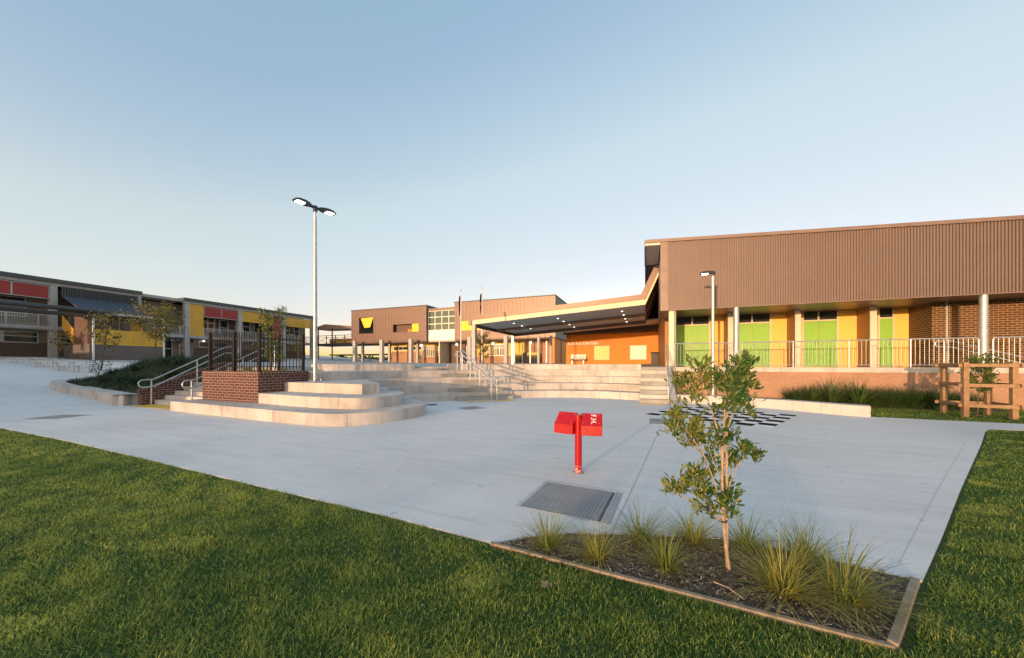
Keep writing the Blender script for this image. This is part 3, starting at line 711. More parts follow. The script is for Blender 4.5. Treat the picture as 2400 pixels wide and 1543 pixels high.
MB().extr([(28.6,2.32),(29.34,2.32),(29.3,2.4),(28.95,2.43),(28.64,2.38)],'x',.39,.95).build('lid','blackplastic',bn)
for s_x in (.40,.94): MB().tube([(s_x-.02,29.2,1.44),(s_x+.02,29.2,1.44)],.1,14).build('wheel','blackplastic',bn)
# two slim posts of the covered way behind
for cx_,lab in ((-8.65,'pale slim post right of the canopy rear column, farther one'),(-9.9,'pale slim post right of the canopy rear column, nearer one')):
    e=thing('walkway_post',lab,'post',(cx_,33,1.5)); MB().box(cx_-.11,32.9,1.4,cx_+.11,33.12,4.3).build('shaft','beam',e); MB().box(cx_-.16,32.85,1.4,cx_+.16,33.17,1.56).build('plinth','concol',e)

# ------------------------------------------------------------------ centre building
cbd=thing('classroom_block','bronze clad two storey classroom block with glazed centre at the back','building',(-24,38,1.6))
def hole_panel(a0,a1,z0,z1,b,th,holes,mat,name):
    xs=sorted({a0,a1,*[h[0] for h in holes],*[h[1] for h in holes]}); zz=sorted({z0,z1,*[h[2] for h in holes],*[h[3] for h in holes]})
    m_=MB()
    for i in range(len(xs)-1):
        run=None
        for k in range(len(zz)-1):
            cxm=(xs[i]+xs[i+1])/2; czm=(zz[k]+zz[k+1])/2
            if any(h[0]<cxm<h[1] and h[2]<czm<h[3] for h in holes): continue
            m_.box(xs[i],b,zz[k],xs[i+1],b+th,zz[k+1])
    return m_.build(name,mat,cbd)
hole_panel(-39.2,-26.5,4.55,9.1,37.8,.3,[(-37.8,-35.2,5.8,8.05),(-31.84,-27.7,5.8,6.85)],'cladflat','cladding')
hole_panel(-22.3,-9.4,4.55,9.2,37.8,.3,[],'cladflat','cladding')
a=-39.0
seams=[]
while a<-26.6: seams.append(a); a+=.42+.12*random.random()
a=-22.1
while a<-9.5: seams.append(a); a+=.42+.12*random.random()
sm1=MB(); sm2=MB()
for a in seams:
    zz=[(4.57,9.08)]
    if -37.85<a<-35.15: zz=[(4.57,5.76),(8.09,9.08)]
    elif -31.9<a<-27.6: zz=[(4.57,5.76),(6.89,9.08)]
    for u,v in zz: (sm1 if a<-25 else sm2).box(a,37.775,u,a+.03,37.8,v)
sm1.build('cladding_seams','trim',cbd); sm2.build('cladding_seams','trim',cbd)
for (u,v,t_) in ((-39.25,-26.45,9.1),(-22.35,-9.35,9.2)):
    MB().box(u,37.72,t_,v,47.5,t_+.1).build('roof','roofgrey',cbd)
for q in ((-39.19,-38.9,9.1),(-26.8,-26.5,9.1),(-9.7,-9.4,9.2),(-22.3,-22.0,9.2)): MB().box(q[0],38.1,4.5,q[1],47,q[2]).build('side_wall','claddark',cbd)
MB().box(-35.0,38.4,4.6,-26.9,38.5,9).build('verandah_wall','brownwall',cbd)
# openings: folded yellow shade in the square, yellow panel in the slot
MB().add([(-37.55,37.9,7.98),(-35.3,37.9,8.05),(-35.75,37.74,6.65),(-36.75,37.74,6.6),(-37.55,37.95,7.98),(-35.3,37.95,8.05),(-35.75,37.79,6.65),(-36.75,37.79,6.6)],[(0,3,2,1),(4,5,6,7),(0,1,5,4),(1,2,6,5),(2,3,7,6),(3,0,4,7)]).build('shade_panel','yellowsolid',cbd)
MB().box(-28.75,37.83,5.82,-27.72,37.88,6.83).build('shade_panel','yellowsolid',cbd)
MB().box(-29.7,38.2,5.82,-28.85,38.25,6.2).build('shade_panel','cwall',cbd)
MB().box(-35.25,38.1,5.5,-35.15,39.5,8.3).box(-37.85,38.1,5.5,-37.75,39.5,8.3).build('reveal','claddark',cbd)
MB().box(-21.41,37.77,5.68,-18.6,37.797,6.83).build('shade_panel','yellowsolid',cbd)
# glazed link
MB().box(-26.45,38.35,4.6,-22.35,38.5,8.65).build('link_wall','white',cbd)
MB().box(-26.45,38.2,4.6,-22.35,38.34,5.9).build('spandrel','white',cbd)
MB().box(-26.5,38.15,8.42,-22.3,47,8.75).build('link_roof','cladflat',cbd)
xs=[-26.45+i*1.025 for i in range(5)]; zz=[5.9,6.72,7.6,8.4]
fr=MB()
for x in xs: fr.box(x-.05,38.2,5.9,x+.05,38.3,8.42)
for z in zz: fr.box(-26.4,38.195,z-.05,-22.4,38.305,z+.05)
win=fr.build('window_frame','alum',cbd)
MB().box(-26.4,38.25,5.95,-22.4,38.27,8.36).build('pane','glassgreen',win); win.children[-1].location=(0,0,0)
for x in xs[1:-1]: MB().box(x-.02,38.185,4.6,x+.02,38.199,5.84).build('spandrel_joint','joint',cbd)
# underside, ground floor
MB().box(-39.2,37.85,4.4,-26.5,47,4.54).box(-22.3,37.85,4.4,-9.4,47,4.54).build('undercroft_soffit','brownwall',cbd)
MB().box(-26.5,38.2,4.4,-22.3,47,4.59).build('undercroft_soffit','soffitpale',cbd)
gw=MB().box(-34.8,41,1.5,-27.0,41.2,3.35)
gw.build('ground_floor_wall','bricktan',cbd)
MB().box(-34.8,41,3.35,-27.0,41.2,4.4).build('upper_band','mustard',cbd)
MB().box(-27.0,41.6,1.5,-25.0,41.8,4.4).build('entry_wall','brownwall',cbd)
MB().box(-25.0,38.4,1.5,-24.85,44,4.4).build('entry_column','cream',cbd)
MB().box(-24.8,40.6,1.5,-22.3,40.8,4.4).build('entry_wall','brownwall',cbd)
MB().box(-22.3,41,1.5,-14.0,41.2,2.55).build('ground_floor_wall','bricktan',cbd)
MB().box(-22.3,41,2.55,-14.0,41.2,4.4).build('upper_band','mustard',cbd)
MB().box(-14.0,41,1.5,-9.4,41.2,4.4).build('ground_floor_wall','bricktan',cbd)
MB().box(-9.9,37.9,1.5,-9.5,44,4.4).build('end_wall','cwall',cbd)
def cwin(u,v,z0_,z1_,n,curtain=True,b=41):
    f=MB().box(u-.06,b-.06,z0_-.06,u,b-.003,z1_+.06).box(v,b-.06,z0_-.06,v+.06,b-.003,z1_+.06).box(u,b-.06,z0_-.06,v,b-.003,z0_).box(u,b-.06,z1_,v,b-.003,z1_+.06)
    for i in range(1,n): 
        x=lerp(u,v,i/n); f.box(x-.03,b-.06,z0_,x+.03,b-.003,z1_)
    f.box(u,b-.055,z1_-.45,v,b-.004,z1_-.40)
    w_=f.build('window_frame','alum',cbd)
    MB().box(u,b-.03,z0_,v,b-.004,z1_).build('pane','curtain' if curtain else 'glass',w_); w_.children[-1].location=(0,0,0)
    if curtain:
        q=MB()
        for i in range(int((v-u)/.35)): q.box(u+.1+i*.35,b-.035,z0_+.02,u+.2+i*.35,b-.0305,z1_-.46)
        q.build('curtain_gap','glass',w_); w_.children[-1].location=(0,0,0)
cwin(-34.3,-31.9,3.55,4.0,3,False); cwin(-33.7+2.3,-29.6,3.5,4.0,2,False)
cwin(-33.7+4.3,-27.3,2.6,4.0,3); cwin(-19.3,-16.6,2.65,4.0,3); cwin(-21.9,-20.9,2.65,4.0,1)
for i,x in enumerate((-15.07,-14.04,-13.04,-12.1,-11.0)):
    MB().box(x-.05,39.9,1.5,x+.05,40.0,4.35).build('screen_post','alum',cbd)
MB().box(-15.0,39.94,1.5,-12.1,39.96,2.9).build('door_panel','glass',cbd)
for x in (-37.29,-32.65,-27.99,-19.52,-14.85,-23.2):
    if x==-23.2: continue
    z_=4.74
    MB().box(x-.22,36.4,1.4,x+.22,36.82,z_).build('column','concol',cbd)
for x in (-38.9,-34.0,-29.2,-20.5): MB().box(x-.15,39.5,1.4,x+.15,39.8,4.4).build('column','concol',cbd)
for x in (-29.3,-23.6,-18.3,-13.2): MB().tube([(x,40.7,4.15),(x,40.5,4.15)],.13,12).build('wall_light','lampsoft',cbd)
MB().box(-13.8,42,9.3,-12.6,43,9.6).build('roof_unit','cladflat',cbd)
MB().tube([(-12.2,42,9.3),(-12.2,42,10.15)],.03,6).tube([(-12.75,42,9.95),(-11.65,42,10.0)],.03,6).tube([(-12.25,41.5,10.05),(-12.15,42.5,10.05)],.03,6).build('antenna','blackplastic',cbd)

# ------------------------------------------------------------------ left building (a = -51.5 line)
lbd=thing('verandah_block','long two storey school block with red and yellow screens and open verandah','building',(-53,28,2))
XF=-51.5; Z0=1.6
def segs(b0,b1,ztop_):
    MB().box(XF-9,b0,ztop_-.33,XF+.35,b1,ztop_).build('roof','roofgrey',lbd)
    MB().box(XF-.3,b0,ztop_-.62,XF+.12,b1,ztop_-.335).build('edge_beam','beam',lbd)
segs(-6,20.66,9.42); segs(24.3,41.9,9.45)
MB().box(XF-9,20.67,8.95,XF+.1,24.29,9.25).build('link_roof','soffitpale',lbd)
MB().box(XF-9,-6,Z0,XF-2.0,41.8,8.8).build('rear_wall','tanwall',lbd)
for q in ((-6,20.4,3.5),(26.4,41.8,3.6)): MB().box(XF-1.99,q[0],Z0,XF-1.95,q[1],q[2]).build('lower_panel','brownwall',lbd)
MB().box(XF-2,-6,4.72,XF+.02,41.8,5.02).build('verandah_slab','beam',lbd)
MB().box(XF-2,-6,4.66,XF-.02,41.8,4.715).build('slab_soffit','soffitpale',lbd)
for q in ((15,20.5,8.8),(22.8,23.8,8.0),(28.6,31.0,8.8),(35.2,37.0,8.8)): MB().box(XF-1.96,q[0],5.02,XF-1.93,q[1],q[2]).build('upper_panel','brownwall',lbd)
for b0 in (14.45,24.5,30.35,36.5,41.4): MB().box(XF-.45,b0,1.5,XF+.1,b0+.45,8.82).build('column','concol',lbd)
MB().box(XF-.3,20.35,6.0,XF+.1,20.66,8.8).build('column','concol',lbd)
MB().box(XF-.3,6.5,1.5,XF+.1,6.95,8.82).build('column','concol',lbd)
def screen(b0,b1,z0_,z1_,mat,nb=1):
    s=MB().box(XF+.0,b0,z0_,XF+.03,b1,z1_).build('shade_screen',mat,lbd)
    f=MB()
    for i in range(nb+1):
        y=lerp(b0,b1,i/nb); f.box(XF+.03,y-.025,z0_,XF+.06,y+.025,z1_)
    f.box(XF+.031,b0,z0_-.03,XF+.055,b1,z0_+.03).box(XF+.031,b0,z1_-.03,XF+.055,b1,z1_+.03)
    if z1_-z0_>2: 
        for z in (z0_+1.1,z0_+2.4): f.box(XF+.031,b0,z-.02,XF+.055,b1,z+.02)
    f.build('screen_frame','beam' if mat=='red' else 'yellowsolid',s); s.children[-1].location=(0,0,0)
screen(7,12.35,7.55,8.72,'red',2); screen(12.4,14.4,7.55,8.72,'red',1)
screen(24.98,26.35,5.05,8.75,'yellow'); screen(26.45,30.3,7.45,8.72,'red',2)
screen(30.85,34.9,7.4,8.72,'yellow',3); screen(34.98,36.35,5.05,8.75,'red'); screen(37.0,41.3,7.4,8.72,'yellow',2)
def lrail(b0,b1):
    f=MB().box(XF+.0,b0,5.98,XF+.05,b1,6.03).box(XF,b0,5.1,XF+.03,b1,5.13); k=int((b1-b0)/.13)
    for i in range(k+1):
        y=lerp(b0,b1,i/k); f.box(XF+.005,y-.012,5.1,XF+.03,y+.012,6.0)
    for i in range(int((b1-b0)/1.7)+1): 
        y=min(b1,b0+i*1.7); f.box(XF-.01,y-.025,5.02,XF+.045,y+.025,6.0)
    f.build('verandah_railing','alum',lbd)
for q in ((7,14.4),(20.7,24.4),(26.4,30.3),(30.85,34.9),(37.0,41.3)): lrail(*q)
lrail(15.6,20.3)
def lwin(b0,b1,z0_,z1_,n,mat='glass',split=True):
    x=XF-1.93; f=MB()
    for i in range(n+1):
        y=lerp(b0,b1,i/n); f.box(x,y-.05,z0_-.05,x+.05,y+.05,z1_+.05)
    for z in (z0_,z1_)+((lerp(z0_,z1_,.58),) if split else ()): f.box(x+.001,b0,z-.045,x+.049,b1,z+.045)
    w_=f.build('window_frame','alum',lbd); MB().box(x+.01,b0,z0_,x+.02,b1,z1_).build('pane',mat,w_); w_.children[-1].location=(0,0,0)
lwin(8,13.6,5.9,7.6,4); lwin(8.4,12.3,3.55,4.5,4,'glassgreen'); lwin(12.4,14.3,3.5,4.5,1,'glassgreen')
lwin(25.6,28.6,5.9,7.6,4); lwin(31.2,33.0,5.9,7.6,2); lwin(37.3,40.6,5.9,7.6,4); lwin(33.6,34.9,5.1,7.6,1,'glass',False)
lwin(29.2,30.2,5.1,7.4,1,'glass'); lwin(26.9,30.2,3.7,4.4,2,'glassgreen',False)
lwin(23.0,24.2,2.1,4.3,1); lwin(24.9,25.9,2.1,4.0,1); lwin(21.2,22.4,2.1,4.4,1); lwin(15.6,17.6,3.6,4.4,2)
for b_,z_ in ((27.2,4.42),(31.6,4.42),(37.6,4.42),(22.0,4.5)): MB().tube([(XF-1.5,b_,z_+.1),(XF-1.5,b_,z_)],.11,12).build('wall_light','lampsoft',lbd)
sg=MB().box(XF-1.2,23.6,4.2,XF-1.14,25.9,4.62).build('name_board','navy',lbd)
text('lettering','BLOCK B',.42,'white',lbd,(XF-1.12,23.72,4.27),ROTX,.01,bold=.008,space=1.15)
# stair bay in front of the block
sb=thing('stair_bay','brick and yellow mesh stair enclosure with navy shade awning before the verandah block','stair enclosure',(-48,17.7,1.9))
MB().box(-46.25,15.3,1.6,-46.0,20.15,3.28).build('brick_wall','brickgrey',sb)
MB().box(-50.9,15.1,1.6,-46.0,15.295,3.3).build('brick_wall','brickgrey',sb)
MB().box(-48.6,15.05,3.3,-46.2,15.25,5.85).build('clad_panel','cladflat',sb)
MB().box(-46.07,15.35,3.3,-46.03,20.1,4.6).build('mesh_screen','yellow',sb)
f=MB()
for y in (15.35,16.5,17.7,18.9,20.1): f.box(-46.03,y-.03,3.28,-45.99,y+.03,4.64)
f.box(-46.028,15.35,4.57,-45.992,20.1,4.64).box(-46.028,15.35,3.28,-45.992,20.1,3.35).build('screen_frame','yellowsolid',sb)
MB().add([(-50.9,15.0,4.9),(-48.65,15.0,3.3),(-48.65,15.0,4.7),(-50.9,15.0,6.1),(-50.9,15.04,4.9),(-48.65,15.04,3.3),(-48.65,15.04,4.7),(-50.9,15.04,6.1)],[(0,1,2,3),(4,7,6,5),(0,4,5,1),(1,5,6,2),(2,6,7,3),(3,7,4,0)]).build('raking_screen','yellow',sb)
MB().add([(-46.1,17.2,5.0),(-46.1,19.2,3.4),(-46.1,19.2,3.65),(-46.1,17.2,5.25),(-46.3,17.2,5.0),(-46.3,19.2,3.4),(-46.3,19.2,3.65),(-46.3,17.2,5.25)],[(0,1,2,3),(4,7,6,5),(0,4,5,1),(1,5,6,2),(2,6,7,3),(3,7,4,0)]).build('stair_stringer','brownwall',sb)
MB().add([(-49.5,19.3,4.6),(-49.5,20.1,4.9),(-49.5,20.1,6.0),(-49.5,18.9,6.0),(-49.45,19.3,4.6),(-49.45,20.1,4.9),(-49.45,20.1,6.0),(-49.45,18.9,6.0)],[(0,1,2,3),(4,7,6,5),(0,4,5,1),(1,5,6,2),(2,6,7,3),(3,7,4,0)]).build('raking_screen','yellow',sb)
r_=MB(); y=15.05
while y<20.3: r_.box(XF+.3,y,7.95,XF+.36,y+.09,8.8); y+=.16
r_.box(XF+.27,15.05,7.95,XF+.30,20.35,8.8); r_.build('ribbed_hood','claddark',sb)
MB().extr([(XF+.32,7.95),(-47.2,6.3),(-47.2,6.2),(XF+.2,7.85)],'y',15.1,20.35).build('shade_awning','awning',sb)
MB().extr([(-47.2,6.1),(-45.8,6.0),(-45.8,6.14),(-47.2,6.35)],'y',15.9,20.2).build('roof_edge','beam',sb)
for y in (15.32,20.15): MB().box(-46.0,y-.06,1.6,-45.88,y+.06,6.0).build('post','white',sb)
# covered walkway
cw=thing('covered_walkway','dark roofed covered walkway running past the verandah block at far left','walkway roof',(-46,8,1.8))
MB().extr([(-47.6,6.3),(-46.2,6.45),(-45.0,6.3),(-45.0,6.2),(-47.6,6.2)],'y',-8,16.0).build('roof','roofgrey',cw)
MB().tube([(-44.93,-8,6.12),(-44.93,16.0,6.12)],.12,10).build('gutter','claddark',cw,smooth=True)
MB().box(-47.3,-8,5.72,-45.1,15.7,5.85).build('ceiling','claddark',cw)
for y in (15.6,8.0,2.0): MB().box(-46.6,y-.06,1.5,-46.48,y+.06,5.8).build('post','claddark',cw)

# ------------------------------------------------------------------ bridge with mirrored lettering
br=thing('link_bridge','roofed footbridge with yellow mesh sides between the two blocks','footbridge',(-45,42,4.8))
BY=42.3
MB().extr([(-51.5,7.75),(-49.6,8.15),(-43.6,7.6),(-39.1,7.35),(-39.1,7.1),(-51.5,7.3)],'y',BY,BY+2.6).build('roof','trim',br)
MB().box(-51.4,BY,4.55,-39.2,BY+2.6,4.95).build('deck','claddark',br)
MB().box(-51.4,BY+2.5,4.95,-39.2,BY+2.55,5.9).build('mesh_side','yellow',br)
f=MB(); xs=[-51.3,-49.3,-47.3,-45.3,-43.3,-41.3,-39.3]
for x in xs: f.box(x-.05,BY+.0,4.95,x+.05,BY+.08,6.3)
f.box(-51.3,BY+.081,6.2,-39.3,BY+.14,6.28).box(-51.3,BY+.081,5.9,-39.3,BY+.14,5.95)
for u,v in zip(xs[:-1],xs[1:]):
    f.tube([(u,BY+.05,5.0),(v,BY+.05,5.9)],.035,4).tube([(u,BY+.05,5.9),(v,BY+.05,5.0)],.035,4)
f.build('truss_side','claddark',br)
for x in (-51.0,-47.9): MB().box(x-.09,BY-.1,1.5,x+.09,BY+.0,7.4).build('post','claddark',br)
text('lettering','ARK PUBLIC SCHOOL',.62,'black',br,(-39.6,BY+2.7,6.55),ROTF,.02,mirror=True,bold=.01,space=1.18)
MB().box(-51.4,BY+2.69,6.5,-39.3,BY+2.72,6.55).build('letter_rail','claddark',br)
# shelter roof and posts seen beneath the bridge
ws=thing('low_shelter','low flat shelter roof on pale posts seen beneath the footbridge','shelter',(-45,48,1.7))
MB().box(-54,47,3.1,-36,49,3.3).build('roof','claddark',ws)
for x in (-48.5,-44.6,-40.5): MB().box(x-.1,47,1.7,x+.1,47.2,3.1).build('post','concol',ws)

# ------------------------------------------------------------------ flagpoles
def flagpole(x,y,zt,label,cols):
    e=thing('flagpole',label,'flagpole',(x,y,1.4)); z0=courtz(x,y)-.02
    MB().tube([(x,y,z0),(x,y,zt)],[.055,.03],10).build('pole','white',e,smooth=True)
    MB().tube([(x,y,zt),(x,y,zt+.12)],.05,8).build('finial','stainless',e)
    H=1.7; W=.17; zz=zt-.35; vs=[];fs=[];mi=[]
    nz=12;nx=10
    for i in range(nz+1):
        for k in range(nx+1):
            t=i/nz; s=k/nx; w=W*(.35+.65*math.sin(math.pi*min(1,t*.8+.15)))
            vs.append((x-.06-s*w*.8,y+.07*math.sin(s*11+t*2),zz-t*H-s*.12))
    m_=MB()
    for i in range(nz):
        for k in range(nx):
            mm=cols(i/nz,k/nx); m_.add([vs[i*(nx+1)+k],vs[i*(nx+1)+k+1],vs[(i+1)*(nx+1)+k+1],vs[(i+1)*(nx+1)+k]],[(0,1,2,3)],mm)
    return m_,e
m_,e=flagpole(-15.0,26.5,7.85,'white flagpole with limp navy and red flag, left of the pair',lambda t,s:1 if t<.22 or abs(t-.6+s*.2)<.05 else 0)
m_.build('flag',['flagblue','flagred'],e,smooth='all')
m_,e=flagpole(-12.95,26.5,7.9,'white flagpole with limp black, yellow and red flag, right of the pair',lambda t,s:0 if t<.38 else (2 if t<.56 and s>.3 else 1))
m_.build('flag',['flagblack','flagred','flagyellow'],e,smooth='all')

# ------------------------------------------------------------------ benches
pb=None
def bench():
    e=thing('aluminium_bench','x','bench',(0,0,0)); e['_local']=1
    m_=MB()
    for k in range(2): m_.box(-1.5,-.2+k*.22,.42,1.5,-.01+k*.2,.46)
    m_.build('seat','alum',e); 
    for x in (-1.2,0,1.2): MB().box(x-.03,-.15,0,x+.03,-.1,.42).box(x-.03,.1,0,x+.03,.15,.42).box(x-.029,-.1,.36,x+.029,.1,.4).build('leg','galv',e)
    return e
b0=bench()
bl=[(-41.0,10.7,92,'aluminium bench on the ramp, leftmost of the three'),(-38.4,11.0,88,'aluminium bench on the ramp, middle of the three'),(-35.9,11.2,82,'aluminium bench on the ramp nearest the planted mound')]
for i,(x,y,an,lab) in enumerate(bl):
    o=b0 if i==0 else copytree(b0)
    o.location=(x,y,lowz(x,y)); o.rotation_euler=(0,0,R(an-68)); o['label']=lab; o['group']='aluminium benches on the upper ramp'

# ------------------------------------------------------------------ plants
def blade_mb(mb,base,az,L,w,lean,droop,tint,seg=5):
    d=Vector((math.cos(az),math.sin(az),0)); s=Vector((-d.y,d.x,0)); pts=[]
    p=Vector(base); ang=math.pi/2-lean
    st=L/seg; vs=[]
    for i in range(seg+1):
        ww=w*(1-(i/seg)**1.5)+.0004
        vs+=[p-s*ww/2,p+s*ww/2]
        p=p+(d*math.cos(ang)+Vector((0,0,math.sin(ang))))*st; ang-=droop/seg*(.6+1.0*i/seg)
    mb.add(vs,[(2*i,2*i+1,2*i+3,2*i+2) for i in range(seg)],0,tint)
def tuft(n,L,w,spread,seedv,yel=.5,leanmax=.9):
    rnd=random.Random(seedv); mb=MB()
    for i in range(n):
        r=spread*math.sqrt(rnd.random()); a=rnd.random()*6.283; az=a+rnd.gauss(0,.5)
        dead=rnd.random()<.16
        t=min(1,max(0,rnd.gauss(yel,.25))) if not dead else 1.0
        lean=rnd.random()**.8*leanmax if not dead else .9+.4*rnd.random()
        blade_mb(mb,(r*math.cos(a),r*math.sin(a),0),az,L*rnd.uniform(.55,1.1),w*rnd.uniform(.7,1.2),lean,rnd.uniform(.5,1.5),t)
    return mb
near=[(-.72,2.65,.30,'small grass tussock at the left tip of the mulched bed'),(-.34,2.66,.30,'spiky tussock second from the left tip of the mulched bed'),(-.04,3.03,.30,'thin tussock against the concrete edge below the steel grate'),
 (.14,2.70,.30,'low arching tussock left of the sapling in the mulched bed'),(.36,3.17,.32,'tussock against the concrete edge directly behind the sapling, left side'),(.75,3.22,.30,'tussock against the concrete edge just right of the sapling stem'),
 (1.08,3.12,.34,'large tussock by the concrete edge behind the two biggest tussocks'),(.82,2.68,.42,'biggest green tussock right of the sapling in the mulched bed'),(1.15,2.74,.40,'big yellow green tussock at the right end of the mulched bed')]
for i,(x,y,L,lab) in enumerate(near):
    mb=tuft(int(210*(L/.3)**1.2),L*1.2,.0050,.055*(L/.3),40+i,.42+.2*math.sin(i*2),1.25)
    o=mb.build('grass_tussock','tuft',tint=True); o.location=(x,y,.0); tag(o,lab,'ornamental grass','grass tussocks in the mulched bed')
# bed mulch, edging
bedp=[(-1.16,2.52),(1.2,2.36),(1.72,3.16),(1.51,3.2),(1.18,3.28),(.62,3.33),(-.05,3.14),(-.56,2.98),(-.92,2.77)]
g=MB(); 
def inpoly(x,y,P):
    c=False;n=len(P)
    for i in range(n):
        (x0,y0),(x1,y1)=P[i],P[(i+1)%n]
        if (y0>y)!=(y1>y) and x<(x1-x0)*(y-y0)/(y1-y0)+x0: c=not c
    return c
g.prism(bedp,-.1,-.008); o=g.build('mulch_bed','mulch'); o['kind']='structure'
ch=MB(); rnd=random.Random(3)
for i in range(9000):
    x=rnd.uniform(-1.2,1.75);y=rnd.uniform(2.35,3.35)
    if not inpoly(x,y,bedp): continue
    L=rnd.uniform(.008,.035)*(1 if rnd.random()<.95 else 1.8); w=rnd.uniform(.003,.009); a=rnd.random()*6.283
    d=Vector((math.cos(a),math.sin(a),rnd.uniform(-.35,.35))).normalized(); s=Vector((-math.sin(a),math.cos(a),rnd.uniform(-.4,.4))).normalized(); z=rnd.uniform(-.005,.014)
    c=Vector((x,y,z)); t=rnd.random()**2.2
    ch.add([c-d*L/2-s*w/2,c+d*L/2-s*w*.4,c+d*L/2+s*w*.5,c-d*L/2+s*w/2],[(0,1,2,3)],0,t)
o=ch.build('wood_chips','chip',tint=True); tag(o,'loose brown bark chips spread over the garden bed','mulch',kind='stuff')
def timber(p0,p1,w,z0,z1,label):
    d=Vector((p1[0]-p0[0],p1[1]-p0[1])); L=d.length; d.normalize()
    mb=MB().obox(((p0[0]+p1[0])/2,(p0[1]+p1[1])/2,(z0+z1)/2),((d.x,d.y,0),(-d.y,d.x,0),(0,0,1)),L/2,w/2,(z1-z0)/2)
    o=mb.build('timber_edging','timber',None,loc=((p0[0]+p1[0])/2,(p0[1]+p1[1])/2,0)); bv=o.modifiers.new('b','BEVEL'); bv.width=.004; bv.segments=2
    tag(o,label,'garden edging','timber edging boards round the mulched bed')
timber((-1.17,2.555),(1.19,2.36),.035,-.1,.012,'long grey timber board edging the lawn side of the mulched bed')
timber((1.19,2.37),(1.69,3.135),.042,-.1,.022,'short thick timber board closing the right end of the mulched bed')
tw=MB().tube([(.42,2.62,.01),(.5,2.58,.012),(.56,2.50,.01)],.004,5); tag(tw.build('fallen_twig','bark',None,loc=(.5,2.58,0)),'pale dry twig lying on the mulch at the sapling foot','twig')
lf=MB()
for i in range(5): blade_mb(lf,(-.62+.01*i,2.13+.012*i,.035),i*1.3,.05,.03,1.35,.4,1,3)
tag(lf.build('fallen_leaf','timberwarm',None,loc=(-.6,2.14,0),tint=True),'curled brown leaf lying on the lawn in front of the bed','leaf')

def leaf(mb,p,d,L,w,tint,rnd,fold=.25):
    d=Vector(d).normalized(); s=d.cross(Vector((rnd.gauss(0,1),rnd.gauss(0,1),rnd.gauss(0,.6)))); 
    if s.length<1e-3: s=Vector((1,0,0))
    s.normalize(); n=d.cross(s).normalized(); p=Vector(p)
    a=p;m1=p+d*L*.5;tip=p+d*L-n*L*.08
    q=p+d*L*.78
    mb.add([a,m1+s*w/2+n*w*fold,q+s*w*.42+n*w*fold*.5,tip,q-s*w*.42+n*w*fold*.5,m1-s*w/2+n*w*fold,m1],[(0,6,1),(0,5,6),(6,2,1),(6,3,2),(6,4,3),(6,5,4)],0,tint)
def branch_pts(a,b,bend,n=6):
    a=Vector(a);b=Vector(b); return [a.lerp(b,i/n)+Vector(bend)*math.sin(math.pi*i/n) for i in range(n+1)]
# --- sapling in the bed (camera-side measured offsets from its foot, metres)
SX,SY=.55,2.84
def sp(px,py,dep=0): # image measured offset -> metres
    X=(px-1705)/331; z=max(.0,(1335-py)/331); x,y=cam2site(X,dep); return Vector((SX+x,SY+y,z))
sa=thing('sapling','young leathery leaved sapling tied to a stake in the mulched bed','tree',(SX,SY,0))
stems=[([ (1706,1338),(1700,1290),(1692,1210),(1690,1120),(1692,1040),(1697,960),(1712,900)],.0135,.005),
 ([(1691,1075),(1680,1010),(1664,960),(1650,920),(1640,880)],.008,.003),([(1693,1030),(1712,985),(1728,950),(1740,890)],.007,.003),([(1697,960),(1700,920),(1712,870)],.006,.003),
 ([(1691,1190),(1662,1110),(1640,1060),(1605,1015),(1580,985),(1567,962)],.006,.002),([(1640,1060),(1610,1040),(1585,1020)],.004,.002),([(1692,1130),(1668,1085),(1655,1050)],.004,.002),
 ([(1692,1225),(1655,1195),(1615,1172),(1578,1150),(1570,1140)],.006,.002),([(1665,1200),(1645,1165),(1630,1130)],.004,.002),([(1693,1180),(1720,1110),(1742,1080),(1760,1062)],.005,.002),([(1692,1090),(1716,1060),(1735,1050)],.004,.002),
 ([(1693,1200),(1712,1175),(1722,1165)],.003,.002),([(1692,1210),(1690,1180),(1700,1160)],.003,.002),([(1650,930),(1620,910),(1600,885)],.004,.002)]
rnd=random.Random(12); tb=MB()
for pts,r0,r1 in stems:
    dep=rnd.uniform(-.1,.1) if r0<.012 else 0
    P=[sp(x,y,dep*i/(len(pts)-1)) for i,(x,y) in enumerate(pts)]
    tb.tube(P,[lerp(r0,r1,i/(len(P)-1)) for i in range(len(P))],7)
tb.build('trunk','bark',sa,smooth=True)
lm=MB()
clus=[(1640,870,26,30),(1618,900,24,26),(1655,900,22,24),(1600,900,18,16),(1640,930,24,20),(1690,895,24,26),(1720,870,26,34),(1745,860,24,34),(1755,890,22,30),(1735,910,26,36),(1712,930,26,34),(1750,930,20,22),(1730,950,24,22),(1700,900,20,20),(1758,905,10,8),
 (1568,968,16,18),(1590,1000,22,26),(1565,1005,18,16),(1620,1010,22,28),(1635,1000,14,14),(1645,1035,20,20),(1610,1030,20,16),(1670,1040,20,20),(1690,1010,16,14),(1715,1030,20,22),(1730,1055,16,20),(1752,1066,15,22),(1740,1085,15,16),(1722,1085,15,16),(1665,1080,16,14),(1690,1100,14,10),
 (1572,1145,16,22),(1600,1150,18,22),(1620,1120,20,26),(1645,1130,20,26),(1640,1160,20,24),(1665,1165,16,18),(1660,1195,16,16),(1690,1170,20,26),(1715,1165,16,20),(1705,1140,14,10),(1700,1200,12,8),(1625,1190,12,8),(1668,1120,12,10),(1700,960,18,14),(1665,965,12,8)]
